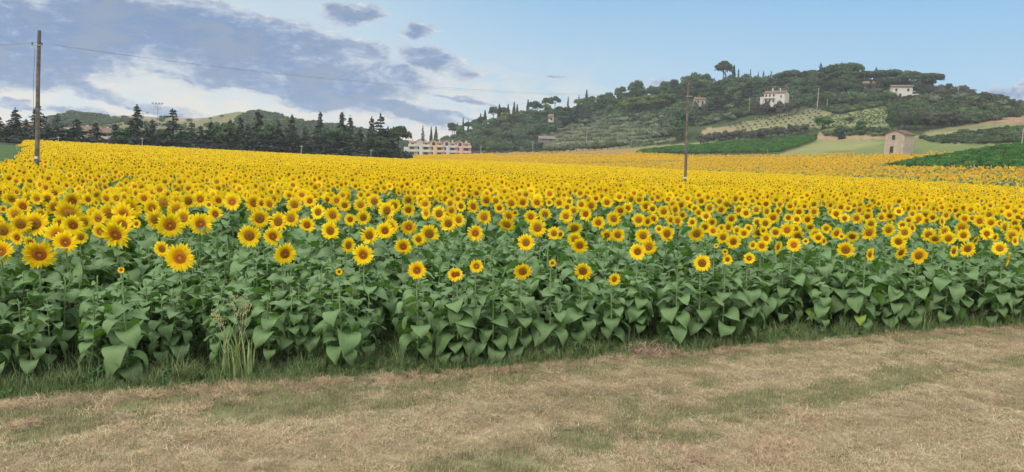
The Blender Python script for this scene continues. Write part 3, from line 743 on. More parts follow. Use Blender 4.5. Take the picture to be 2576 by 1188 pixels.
# heads read off seven enlargements of the photograph: (scale, x offset, y offset, [(x, y, diameter, disc, yaw, nod)...])
HC = [
 (3.68, 0, 780, "1675,525,400,r;570,820,400,r;950,640,320,r;450,650,200,g;15,775,300,r;1455,490,230,g;1770,400,330,f;1790,250,360,r;1580,230,290,f;1880,160,330,r;1360,250,230,f;"
  "1410,280,90,r;1395,70,110,r;1060,395,290,r;1010,240,400,f,0,15;830,540,340,r,15;510,375,330,f;300,385,260,f,30;230,250,250,f;250,575,200,r;600,250,200,r;335,125,240,r;440,10,200,f;"
  "690,20,220,f;795,150,240,r;1050,45,250,r;1215,360,220,f;1170,570,180,f,40;45,480,260,f;50,165,110,r;870,370,200,g;2205,150,240,g;1980,375,130,f;1690,10,170,g;1280,20,180,f;"
  "2090,10,190,r;1755,1045,90,g"),
 (3.68, 600, 780, "140,740,240,f;400,865,420,r;255,395,370,r;50,320,280,f;170,90,290,f;10,140,190,r;350,180,280,f;455,290,290,f;700,375,330,r;915,235,240,r;360,60,220,f;520,50,230,f;"
  "695,20,240,r;820,100,120,f;960,40,190,r;1155,55,270,r;1475,75,280,r;1590,80,180,f;1700,90,220,f;1555,300,300,f;1405,550,340,f,15;1745,555,280,r;1920,810,340,r;1825,345,300,f;"
  "2010,300,260,f;2060,100,240,f"),
 (3.211, 1200, 780, "325,415,260,f,-12;30,345,220,r;65,40,180,r;170,180,210,f;355,220,230,f;405,35,170,r;285,25,120,f;505,95,170,f;705,90,190,f;740,250,210,f;575,275,170,r;"
  "815,475,250,f,20;550,600,220,f,52;740,720,290,r;435,935,95,r;1015,415,240,r;880,45,210,f;1040,160,240,f;1130,100,200,f;1310,155,190,r;1310,30,180,f;1475,40,180,r;1315,370,220,r;"
  "1245,615,240,r;1440,525,180,f;1575,455,270,f;1420,915,255,r;1890,970,190,r;1700,200,220,f,-15;1855,165,150,r;1840,70,160,f;1780,20,150,r;1815,325,230,f;1100,340,80,f"),
 (3.211, 1800, 780, "20,280,190,f;50,105,160,f;205,110,210,r;370,35,180,f;490,40,150,f;535,130,150,r;340,245,210,f;230,445,230,r;245,865,190,g;5,965,160,r;685,70,180,f;830,60,180,r;"
  "1010,60,180,r;655,235,200,f;735,190,100,r;630,340,230,f,-15,30;930,240,190,r;1115,210,190,f,-20;1015,380,250,f;870,565,240,f;830,930,250,f;1205,825,105,r;465,910,70,b;1225,450,190,f;"
  "1305,465,130,g;1290,65,160,f;1165,60,110,f;1415,45,130,f;1390,120,130,f;1375,235,190,r;1475,165,150,r;1570,85,150,f;1695,100,170,f;1625,205,190,r;1485,385,210,f,0,25;1490,525,210,f,-10;"
  "1550,605,230,r;1590,925,250,f,-10,15;1785,315,190,r;1755,10,130,r;1895,60,170,r;1895,475,170,g"),
 (3.211, 2400, 780, "60,1030,180,r;55,265,210,f;140,165,170,r;235,130,160,f;270,20,150,f;105,40,130,f;105,470,200,f,-15;370,280,190,f,-15;375,25,130,f;465,110,180,r;545,140,140,f;"
  "555,265,150,r;480,300,150,f;685,175,180,f;425,480,220,f;495,620,220,f;355,680,230,r;625,395,120,f;725,455,220,f;740,20,120,g;905,95,150,r;830,150,150,f;860,295,160,r;780,280,150,f;"
  "920,220,130,f;890,855,100,b;1245,590,60,b;1120,640,70,b;1350,605,65,r;1460,680,85,r;1490,780,140,r;1765,765,155,g;1170,825,230,f;1100,455,220,f,0,15;1020,105,120,f;1080,140,130,f;"
  "1125,190,130,r;1160,40,140,f;1045,310,140,r;1205,370,160,f;1220,235,140,f;1295,310,150,f;1265,130,150,f;1310,420,150,r;1415,380,110,f;1500,370,150,f;1410,155,150,r;1435,500,180,f;"
  "1565,555,200,f;1540,265,160,f;1480,85,150,f;1390,45,130,f;1610,410,130,f;1635,155,140,f;1725,195,150,r;1700,450,150,r;1755,385,120,f;1675,15,120,f;1720,75,110,f;1855,150,140,f;"
  "1865,310,140,f;1890,440,190,f,-15,30;1810,600,120,r;1925,610,160,r"),
 (3.713, 3000, 780, "60,90,160,r;70,200,170,f;50,375,190,f;165,290,190,f;235,195,130,r;60,595,180,r;20,480,130,f;200,505,180,f,-25;235,720,200,r,38;205,30,120,f;260,95,130,f;370,35,110,f;"
  "410,125,140,r;385,290,140,f,-15;510,315,160,f;540,205,160,f;625,125,120,r;665,320,190,r;760,205,170,r;760,95,150,f;705,430,150,f,-10,25;490,460,180,f,-30;370,460,90,f;520,555,200,f,0,20;"
  "465,690,220,r;640,635,100,r;825,585,170,r;780,530,180,f;905,635,130,r,30;940,450,150,f;1090,520,190,r;1165,565,100,r;1000,110,130,r;1085,235,170,r;1155,140,150,r;1210,300,150,f;"
  "1260,155,120,f;1320,565,190,f,-25,30;1385,300,170,r;1425,180,130,r;1540,275,160,f;1555,190,120,f;1565,510,220,f,-10;1590,390,200,f;1225,760,250,f;1575,830,200,f,32;1745,290,150,r;"
  "1795,190,110,f;1455,30,110,r;1705,80,100,r;1850,470,200,f"),
 (3.7125, 3500, 780, "15,270,150,r;145,200,140,r;285,155,120,r;195,70,110,r;115,55,100,r;485,60,110,r;440,150,120,r;395,60,90,r;290,330,120,f;345,235,130,f;200,400,140,f;435,310,170,r;"
  "340,440,140,f,25;230,505,190,f,-15;140,640,210,f;175,800,200,f,18;435,845,240,f,-5,12;550,330,110,f;640,290,140,f;650,160,110,r;775,345,140,f,30;775,145,110,r;580,540,190,f,-20;"
  "675,600,170,f,-25,30;815,490,170,f,-10;870,595,200,f,-10;885,190,110,r;905,120,90,r;945,780,170,f,20;1150,745,210,f;1060,440,200,f;1090,550,180,f,-20;1025,260,130,f,-20;1105,305,150,r;"
  "1085,145,110,r;1200,175,110,f;1215,300,110,f;1260,625,140,f,30;1325,340,180,r;1430,525,180,r;1385,245,100,f;1490,365,160,r;1520,215,120,r;1535,115,110,r;1550,580,130,r,20;1620,740,190,f;"
  "1735,890,190,r,48;1625,375,110,g;1690,425,160,f,15;1670,65,90,r;1790,150,110,r;1885,290,130,r;1780,245,80,r;1840,370,130,f;1860,470,160,f;1800,550,180,f,-15;1840,630,140,r,20"),
]
HEADS = []
for sc, ox, oy, txt in HC:
    for e in txt.split(';'):
        p = e.split(',')
        HEADS.append(dict(x=(ox+float(p[0])/sc)/1.5658, y=(oy+float(p[1])/sc)/1.5658, d=float(p[2])/sc/1.5658, k=p[3],
                          yaw=float(p[4]) if len(p) > 4 else None, nod=float(p[5]) if len(p) > 5 else None))
def ordinal(i, n):
    w = ['leftmost', 'second from left', 'third from left', 'fourth from left', 'fifth from left', 'sixth from left', 'seventh from left', 'eighth from left', 'ninth from left', 'tenth from left']
    if i == n-1 and n > 1: return 'rightmost'
    return w[i] if i < 10 else '%dth from left' % (i+1)
def unique_labels(items, fmt='%s, %s of them'):
    "items: dicts with 'obj', 'label', 'x'; look-alikes named by their order"
    by = {}
    for it in items: by.setdefault(it['label'], []).append(it)
    for lb, its in by.items():
        its.sort(key=lambda q: q['x'])
        for i, it in enumerate(its):
            it['obj']['label'] = lb if len(its) == 1 else fmt % (lb, ordinal(i, len(its)))
MARKS = [(45, 'by the left picture edge'), (150, 'below the left pole'), (300, 'below the conifer roofs'), (470, 'below the floodlight mast'), (650, 'below the bald hilltop'),
         (830, 'below the middle conifers'), (980, 'below the last tall cedars'), (1110, 'below the apartment block'), (1290, 'below the cypress slope'), (1480, 'below the olive grove'),
         (1640, 'below the bright pines'), (1800, 'below the right pole'), (1980, 'below the white villa'), (2130, 'below the terraced vines'), (2310, 'below the stone barn'),
         (2470, 'below the near vineyard'), (9999, 'by the right picture edge')]
def near_mark(x):
    for lim, s in MARKS:
        if x < lim: return s

def build_heads():
    rng = np.random.RandomState(21)
    for h in HEADS:
        # reach where a head at 1.5 m meets this line of sight, no nearer than the first row
        a, t = ray(h['x'], h['y']); a, t = float(a), float(t)
        re_ = float(np.interp(a, ea, er)) + .26
        p = hit(h['x'], h['y'], 5.0, 1.50 - .1*(h['y'] > 620))
        r = max(np.hypot(p.x, p.y), re_ + rng.rand()*.25)
        if h['k'] == 'b' or h['d'] < 24: r = max(re_+.1, r-.5)
        h['P'] = Vector((math.sin(a)*r, math.cos(a)*r, CAMZ + t*r)); h['r'] = r
        h['rad'] = h['d']/2*math.hypot(r, t*r)/F*1.0
        h['R'] = r-re_
    order = sorted(HEADS, key=lambda q: -(q['d'] + (60 if q['y'] > 585 else 0)))
    keep = order[:300]
    front = set(id(q) for q in sorted(keep, key=lambda q: q['R'])[:46])
    rest = order[300:]
    items = []
    fol = []
    for k in range(9):
        mb = MB(); r_ = np.random.RandomState(100+k)
        for (z, a, s, v, tl) in leaf_layout(r_, 15): mb.add(xf(LEAFG[v][0], leaf_matrix(z, a, s, tl, 1.0)), LEAFG[v][1], 0, LEAFG[v][2])
        fol.append(mb.mesh('foliage', M_leaf, True))
    for i, h in enumerate(keep):
        yaw = h['yaw'] if h['yaw'] is not None else rng.normal(0, 13) - math.degrees(math.atan2(h['P'].x, h['P'].y))*.35
        nod = h['nod'] if h['nod'] is not None else -1 + rng.normal(3, 7)
        bx, by = h['P'].x - .07*h['rad']/.16*math.sin(R(yaw)), h['P'].y + .075
        gz = float(ground(bx, by)); hh = h['P'].z - gz
        root = empty('sunflower', (bx, by, gz))
        st = link('stem', STEM_ME, root); st.scale = (1, 1, hh)
        st.rotation_euler = (0, 0, 0)
        if id(h) in front:
            for (z, a, s, v, tl) in leaf_layout(rng, 19, .07, .98):
                if z > .74 and math.sin(a) < -.2: a = -a; s *= .8
                lf = link('leaf', LEAF_ME[v], root); lf.matrix_local = leaf_matrix(z, a, s*min(1.12, hh/1.25), tl, hh)
                if rng.rand() < .05 and z < .3: lf.data = LEAF_ME_Y; lf['label'] = 'yellowing bright green lower leaf'
        else:
            fo = link('foliage', fol[i % 9], root); fo.rotation_euler = (0, 0, rng.rand()*6.28); fo.scale = (1.15, 1.15, hh) if hh < 1.3 else (1.2, 1.2, hh)
        if h['k'] == 'b':
            hd = link('flower_bud', BUD_ME, root); dc = link('disc', BUD_C, hd)
        else:
            pet = PET_ME[i % 5] if rng.rand() < .8 else PET_ME[5 + i % 2]
            hd = link('flower_head', pet, root); dc = link('disc', DISC_ME[h['k']], hd); bc = link('bracts', BR_ME, hd)
            if h['k'] == 'f': q = .88+.16*rng.rand()
            elif h['k'] == 'r': q = .9+.15*rng.rand()
            else: q = 1
            dc.scale = (q, 1, q); dc.rotation_euler = (0, rng.rand()*6.28, 0)
        hd.matrix_local = Matrix.Translation(h['P'] - Vector((bx, by, gz))) @ Matrix.Rotation(R(yaw), 4, 'Z') @ Matrix.Rotation(R(nod), 4, 'X') @ Matrix.Rotation(rng.rand()*.6-.3, 4, 'Y') @ Matrix.Scale(h['rad'], 4)
        rel = h['d']/ (55 if h['y'] > 600 else (46 if h['y'] > 560 else 38))
        size = 'big' if rel > 1.08 else ('small' if rel < .72 else 'mid-sized')
        look = {'r': 'ringed disc', 'f': 'plain brown disc', 'g': 'green-centred disc', 'b': ''}[h['k']]
        turn = ' right-turned' if yaw > 17 else (' left-turned' if yaw < -17 else (' nodding' if nod > 16 else ''))
        yy = h['y']
        row = ('front edge' if h['R'] < .35 else 'second rank' if h['R'] < 1.1 else 'few rows in' if h['R'] < 3.0 else 'farther in' if h['R'] < 6.5 else 'deep in crop')
        if h['k'] == 'b': lb = 'small unopened green bud %s %s' % (row, near_mark(h['x']))
        else: lb = '%s%s bloom, %s, %s %s'.replace('XX', '') % (size, turn, look, row, near_mark(h['x']))
        tag(root, lb, 'sunflower', 'sunflowers of the near rows')
        items.append(dict(obj=root, label=lb, x=h['x']))
    bl = min((q for q in keep if id(q) in front), key=lambda q: abs(q['x']-712) + (0 if q['y'] > 600 else 500))
    rt = [it['obj'] for it in items if abs(it['x']-bl['x']) < .01][0]
    for (z, a, s, me, lb) in ((.42, -1.5, 1.05, LEAF_ME_Y, 'bright yellow-green drooping leaf low on the stalk'),):
        lf = link('leaf', me, rt); lf.matrix_local = leaf_matrix(z, a, s, 0, 1.0); lf['label'] = lb
    unique_labels(items, '%s, %s')
    return rest
REST = build_heads()

def build_field():
    "everything behind the 300 nearest: one object"
    rng = np.random.RandomState(77)
    protos = []
    for k in range(6): protos.append(plant_proto(200+k, 0, 'rf'[k % 2]))            # 0-5
    for k in range(6): protos.append(plant_proto(220+k, 1, 'rf'[k % 2]))            # 6-11
    for k in range(5): protos.append(plant_proto(240+k, 2, 'rf'[k % 2], hr=.175))   # 12-16
    for k in range(4): protos.append(plant_proto(260+k, 0, head=False))             # 17-20 leafy
    for k in range(2): protos.append(plant_proto(270+k, 1, head=False))             # 21-22
    for k in range(4): protos.append(plant_proto(290+k, 2, 'rf'[k % 2], hr=.17, pm=M_petal_old))  # 23-26 riper heads of the far slope
    P, I, S, RO = [], [], [], []
    def put(x, y, idx, s, yaw, tilt):
        P.append(np.stack([x, y, ground(x, y)-.02], 1)); I.append(idx); S.append(s); RO.append(np.stack([tilt[0], tilt[1], yaw], 1))
    # leafy fill between the near rows
    n = 720; a = rng.uniform(R(-49), R(49), n); r = np.interp(a, ea, er) + .62 + 5.4*rng.rand(n)**1.0
    x, y = np.sin(a)*r, np.cos(a)*r
    put(x, y, rng.randint(17, 21, n), .62+.18*rng.rand(n) + .06*np.clip(r-np.interp(a, ea, er)-.6, 0, 2), rng.rand(n)*6.28, rng.normal(0, .04, (2, n)))
    # remaining heads read from the photograph
    for h in REST:
        x, y = np.array([h['P'].x]), np.array([h['P'].y+.07]); hh = h['P'].z - ground(x, y)
        put(x, y, rng.randint(0, 6, 1), hh/1.42, np.array([rng.normal(0, .15)]), rng.normal(0, .03, (2, 1)))
    # the crop in rows
    hx = np.array([h['x'] for h in HEADS]); hy = np.array([h['y'] for h in HEADS]); hd = np.array([h['d'] for h in HEADS])
    for (ra, rb, den) in ((8, 30, 4.6), (30, 75, 4.2), (75, 400, 3.7)):
        hw_ = 49 if rb <= 75 else 42; area = (rb**2-ra**2)/2*R(2*hw_); n = int(area*den)
        a = rng.uniform(R(-hw_), R(hw_), n); r = np.sqrt(rng.uniform(ra**2, rb**2, n))
        x, y = np.sin(a)*r, np.cos(a)*r
        g = ground(x, y); s = 1.03 + rng.normal(0, .065, n)
        px, py, dz = proj(np.stack([x, y-.07, g + 1.42*s], 1))
        ok = (r > np.interp(a, ea, er) + 1.0)
        r3 = lerp_line(4, x, y); r4 = lerp_line(5, x, y); r5 = lerp_line(6, x, y)
        bpx, bpy, _ = proj(np.stack([x, y, g], 1))
        az1025 = float(ray(1035., 395.)[0])
        near = r < r3
        fold = (r >= r3) & (a > az1025) & (r < r4 + 10)
        back = (r >= r4) & (r < r5) & (a > az1025)
        ok &= near | fold | back
        ok &= ~((r > r5 - 14) & (px > 2150) & (px < 2330))
        ok &= ~((r > 46) & (inpoly(bpx, bpy, GREENPATCH) | inpoly(px, py, GREENPATCH)))
        ok &= ~((r > 100) & (inpoly(bpx, bpy, VY1) | inpoly(bpx, bpy, VY2) | inpoly(bpx, bpy, MEADOW)))
        if rb <= 30:
            ok &= (py < 548 + rng.uniform(-14, 10, n)) | (np.abs(px-1287) > 1330) & ((py < 535) | (rng.rand(n) < .6) | (np.abs(px-1287) > 1330))
            for (qx, qy, qd) in zip(hx, hy, hd):
                ok &= ~((np.abs(px-qx) < qd*.72) & (py-qy > -qd*.55) & (py-qy < qd*.75)) | (py < 497)
            # tufts of gaps
        gap = fbm(x/2.2, y/2.2, 55) ; ok &= ~((gap < .30) & (r < 60))
        tp = inpoly(bpx, bpy, [(1200, 380), (1400, 374), (1600, 374), (1610, 390), (1560, 399), (1380, 397), (1250, 401)]) & (r > 150)
        ok &= ~(tp & (rng.rand(n) > .07))
        ok &= ~(back & (fbm(x/30, y/7, 91) < .36) & (rng.rand(n) < .6))
        ok &= ~(back & (r > r5-22) & (rng.rand(n) < .62)); ok &= ~(back & (rng.rand(n) < .25))
        idx = rng.randint(0, 6, n) if rb <= 30 else (rng.randint(6, 12, n) if rb <= 75 else rng.randint(12, 17, n))
        old = back & (rng.rand(n) < np.clip((r-r4)/18, 0, .8)); idx = np.where(old, rng.randint(23, 27, n), idx)
        leafy = rng.rand(n) < .05 + .12*back*(fbm(x/40, y/9, 13) > .5)
        strip = fold & (rng.rand(n) < .08 + .30*(r > r4 - 8))
        strip |= back & (np.abs(r-(r4+24)) < 7) & (rng.rand(n) < .2)
        idx = np.where(leafy | strip, 21 if rb > 30 else 18, idx)
        m = ok
        put(x[m], y[m], idx[m], s[m], np.where(rng.rand(n) < .035, rng.uniform(-2.6, 2.6, n), rng.normal(0, .40, n))[m], rng.normal(0, .15, (2, n))[:, m])
    o = scatter('sunflower_field', np.concatenate(P), np.concatenate(RO), np.concatenate(S), np.concatenate(I), protos,
                'dense yellow sunflower crop filling the field behind the near rows', 'sunflower crop')
    print('field plants', sum(len(q) for q in P))
build_field()

# ------------------------------------------------------------------ grass and straw
def blades(rng, n, hgt, rad, wid, lean, mats, flat=False, seg=3):
    mb = MB()
    for k in range(n):
        a = rng.rand()*6.28; q = rad*math.sqrt(rng.rand()); x, y = q*math.cos(a), q*math.sin(a)
        b = rng.rand()*6.28; L = hgt*(.5+.6*rng.rand()); le = lean*(.3+rng.rand()); el = R(88) if not flat else R(8+22*rng.rand())
        p = np.array([x, y, 0 if not flat else .01+.015*rng.rand()]); V = []; U = []
        for i in range(seg+1):
            t = i/seg; w = wid*(1-t*.85); sd = np.array([-math.sin(b), math.cos(b), 0])
            V += [p-sd*w, p+sd*w]; U += [(t, 0), (t, 1)]
            e = el - le*t*(1 if not flat else .3); p = p + np.array([math.cos(b)*math.cos(e), math.sin(b)*math.cos(e), math.sin(e)])*L/seg
        mb.add(V, [(2*i, 2*i+1, 2*i+3, 2*i+2) for i in range(seg)], k % len(mats), U)
    return mb.mesh('tuft', mats, False)
M_gr1 = pmat('grass_dark', (.070, .125, .045), .7, .2, 6, .2, .7, (.2, (1.2, 1.3, .5)))
M_gr2 = pmat('grass_light', (.19, .27, .11), .7, .2, 6, .2, .7, (.2, (1.2, 1.3, .5)))
M_rg = pmat('regrowth', (.165, .20, .10), .7, .2, 6, .2, .5)
M_st1 = pmat('straw_pale', (.42, .335, .215), .8, .15, 9, .25, .45)
M_st2 = pmat('straw_brown', (.27, .195, .125), .8, .15, 9, .25, .5)
M_wild = pmat('wild_grass_blade', (.21, .30, .13), .6, .25, 9, .2, .2, (.2, (1.2, 1.3, .5)))
def build_grass():
    rng = np.random.RandomState(9)
    pr = [blades(rng, 20, .30, .12, .0065, 1.5, [M_gr1, M_gr2, M_gr1], seg=4) for _ in range(4)]
    pr += [blades(rng, 15, .62, .14, .0075, 1.3, [M_gr1, M_gr2, M_rg], seg=5) for _ in range(2)]
    mbw = MB()      # broad-leaved weed
    for k in range(26):
        g = LOWLEAF[k % 4]; z = .04 + .26*rng.rand()
        mbw.add(xf(g[0], Matrix.Translation(((rng.rand()-.5)*.12, (rng.rand()-.5)*.12, z)) @ Matrix.Rotation(rng.rand()*6.28, 4, 'Z') @ Matrix.Scale(.24+.2*rng.rand(), 4)), g[1], 0, g[2])
    pr.append(mbw.mesh('weed', [M_gr1], True))
    n = 7000; a = rng.uniform(R(-49), R(49), n)
    d = rng.uniform(-1.5, 0.35, n) ; d = np.where(rng.rand(n) < .7, rng.uniform(-.55, .10, n), d)
    jit = (fbm(a*30, a*0+2.5, 4)-.5)*.5
    r = np.interp(a, ea, er) - d + jit
    x, y = np.sin(a)*r, np.cos(a)*r
    s = np.where(d > -.05, .26, np.clip(.28 - d*.30, .28, .55))*(.6+.7*rng.rand(n))*(.45+1.1*fbm(x/.6, y/.6, 6))
    idx = rng.randint(0, 7, n); idx = np.where((idx == 6) & ((d > -.1) | (rng.rand(n) < .5)), 1, idx)
    scatter('edge_grass', np.stack([x, y, ground(x, y)-.01], 1), np.stack([rng.normal(0, .1, n), rng.normal(0, .1, n), rng.rand(n)*6.28], 1), s, idx, pr,
            'tangled dark green grass and weeds along the foot of the sunflowers', 'grass')
    # mown strip: dry stubble and cut straw with green regrowth
    sp = [blades(rng, 46, .085, .15, .0022, .9, [M_st1, M_st1, M_st1, M_rg], True, 2) for _ in range(2)] + [blades(rng, 46, .085, .15, .0022, .9, [M_st2, M_st2, M_st1, M_rg], True, 2) for _ in range(2)]
    sp += [blades(rng, 40, .05, .13, .0020, 1.0, [M_st1, M_st2], False, 2) for _ in range(2)]
    sp += [blades(rng, 44, .055, .13, .0024, 1.0, [M_rg, M_st1, M_rg, M_rg, M_st2], False, 2) for _ in range(3)]
    sp += [blades(rng, 70, .13, .16, .0024, .9, [M_st1, M_st2], True, 3) for _ in range(2)]
    n = 52000; a = rng.uniform(R(-49.5), R(49.5), n); r = np.sqrt(rng.uniform(3.4**2, 18**2, n))
    e = np.interp(a, ea, er); keep = r < e + .02; a, r, e = a[keep], r[keep], e[keep]; n = len(a)
    x, y = np.sin(a)*r, np.cos(a)*r; z = ground(x, y)
    C = ground_colors(x, y, z); green = C[:, 1] > C[:, 0]*.86
    bn_ = fbm((x*.94+y*.34)/3.5, (y*.94-x*.34)/.55, 87) + rng.normal(0, .05, n)
    idx = np.where(rng.rand(n) < .7, rng.randint(0, 2, n) + 2*(bn_ > .52), rng.randint(4, 6, n))
    idx = np.where(green, rng.randint(6, 9, n), idx); idx = np.where(rng.rand(n) < .10, rng.randint(6, 9, n), idx)
    pile = (fbm(x/.5, y/1.2, 71) > .72) & (rng.rand(n) < .5); idx = np.where(pile, rng.randint(9, 11, n), idx)
    nearedge = (e-r < .30) & (rng.rand(n) < .5); idx = np.where(nearedge, 9, idx)
    scatter('mown_grass', np.stack([x, y, z], 1), np.stack([rng.normal(0, .06, n), rng.normal(0, .06, n), rng.rand(n)*6.28], 1), .5+.6*rng.rand(n), idx, sp,
            'short dry mown grass with cut straw and greener strips', 'grass')
    # the tall pale wild grass in front of the crop
    for (px, py, hgt, n, lb) in ((600, 955, .90, 28, 'pale wild grass clump with drooping blades and seed heads at field edge'),
                                 (2310, 838, .55, 20, 'low grey-green thistle-like weed at the grassy field edge below the stone barn')):
        p = hit(px, py, 4.0); p = p + Vector((p.x, p.y, 0)).normalized()*.15
        root = empty('wild_grass' if hgt > .8 else 'thistle', p); tag(root, lb, 'wild grass' if hgt > .8 else 'weed')
        link('blades', blades(rng, n, hgt, .20, .014 if hgt > .8 else .006, 1.1 if hgt > .8 else .8, [M_wild], seg=6), root)
        if hgt > .8:
            mb = MB()
            for k in range(6):
                a_ = rng.rand()*6.28; q = rng.rand()*.18; top = np.array([math.cos(a_)*q*2.2, math.sin(a_)*q*1.5, .72+.36*rng.rand()])
                tube(mb, [(math.cos(a_)*q, math.sin(a_)*q, 0), tuple(top*.6), tuple(top)], .004, 3)
                for j in range(26):
                    c = top + np.array([(rng.rand()-.5)*.10, (rng.rand()-.5)*.10, -.14*rng.rand()+.05]); w = .008
                    mb.add([c, c+[w, 0, w*2], c+[0, w, w*4], c+[-w, 0, w*2]], [(0, 1, 2, 3)])
            link('seed_heads', mb.mesh('seed_heads', pmat('seed_head', (.27, .27, .15), .8, .1, 20, .3)), root)
build_grass()
def build_heap():
    rng = np.random.RandomState(12)
    p = hit(1636, 892, 4.0); root = empty('grass_heap', p); tag(root, 'low brown heap of torn dry grass at the field edge below right pole', 'grass heap')
    mb = MB()
    for k in range(150):
        a = rng.rand()*6.28; q = .34*math.sqrt(rng.rand()); z = .13*(1-(q/.36)**2)
        b = rng.rand()*6.28; L = .10+.12*rng.rand(); c = np.array([math.cos(a)*q*1.4, math.sin(a)*q, max(z, 0)]); d = np.array([math.cos(b), math.sin(b), .2+.4*rng.rand()])*L; w = np.array([-math.sin(b), math.cos(b), 0])*.003
        mb.add([c-w, c+w, c+d*.6+w+[0, 0, .01], c+d*.6-w+[0, 0, .01], c+d+[0, 0, -.02]], [(0, 1, 2, 3), (3, 2, 4, -1)], k % 2)
    link('dry_stalks', mb.mesh('dry_stalks', [M_st1, M_st2]), root)
    mb = MB(); V = [(0, 0, .10)]; n = 14
    for i in (1, 2, 3):
        for j in range(n): t = i/3; a = 6.28*j/n; V.append((math.cos(a)*t*.42*(1+.2*rng.rand()), math.sin(a)*t*.28*(1+.2*rng.rand()), .10*(1-t*t)*(.7+.6*rng.rand()) - .02*(i == 3)))
    Fc = [(0, 1+j, 1+(j+1) % n, -1) for j in range(n)] + [(1+i*n+j, 1+(i+1)*n+j, 1+(i+1)*n+(j+1) % n, 1+i*n+(j+1) % n) for i in range(2) for j in range(n)]
    F_ = np.array(Fc); mb.V.append(np.array(V)); mb.F.append(F_); mb.MI.append(np.zeros(len(F_), int)); mb.U.append(np.zeros((len(V), 2))); mb.n = len(V)
    link('soil_mound', mb.mesh('soil_mound', pmat('loose_soil', (.13, .095, .07), .95, .05, 12, .4, bump=(30, .8, .02)), True), root)
build_heap()

# ------------------------------------------------------------------ trees
def cards(mb, C, Nn, size, rng, mi=0, aspect=1.6, up=0.0):
    "leaf-clump quads at points C, turned roughly to directions Nn"
    n = len(C); N_ = Nn + rng.normal(0, .55, (n, 3)); N_ /= np.linalg.norm(N_, axis=1)[:, None]+1e-9
    A = rng.normal(0, 1, (n, 3)); A -= (A*N_).sum(1)[:, None]*N_; A /= np.linalg.norm(A, axis=1)[:, None]+1e-9
    B = np.cross(N_, A); s = size*(.6+.8*rng.rand(n))[:, None]
    V = np.stack([C-A*s*aspect*.5, C-B*s*.5+A*s*.1, C+A*s*aspect*.5, C+B*s*.5+A*s*.1], 1).reshape(-1, 3)
    F_ = np.arange(4*n).reshape(-1, 4); mb.add(V, F_, mi)
def puff(mb, c, rad, n, size, rng, mi=0, lower=-.35):
    d = rng.normal(0, 1, (n, 3)); d /= np.linalg.norm(d, axis=1)[:, None]; d[:, 2] = np.where(d[:, 2] < lower, -d[:, 2]*.6, d[:, 2])
    q = (.72+.33*rng.rand(n))[:, None]
    cards(mb, np.asarray(c) + d*np.asarray(rad)*q, d, size, rng, mi)
GREEN = {}
def fmat(name, c, rnd=.8): GREEN[name] = pmat(name, c, .75, .15, 2.5, .35, rnd, (.12, (1.1, 1.3, .5)))
fmat('conifer_needles', (.058, .080, .062), .5); fmat('pine_crown', (.050, .080, .036), .6); fmat('pine_bright', (.11, .155, .045), .4)
fmat('cypress_crown', (.030, .048, .030), .4); fmat('broadleaf_crown', (.055, .098, .044), .9); fmat('broadleaf_bright', (.09, .155, .05), .6)
fmat('olive_crown', (.165, .205, .13), .5); fmat('grey_crown', (.085, .095, .075), .5); fmat('scrub', (.085, .11, .058), .9); fmat('vine_leaf', (.055, .15, .032), .7)
M_bark = pmat('bark', (.085, .065, .055), .9, .1, 4, .3); M_barkp = pmat('pale_bark', (.20, .155, .13), .9, .1, 4, .3)

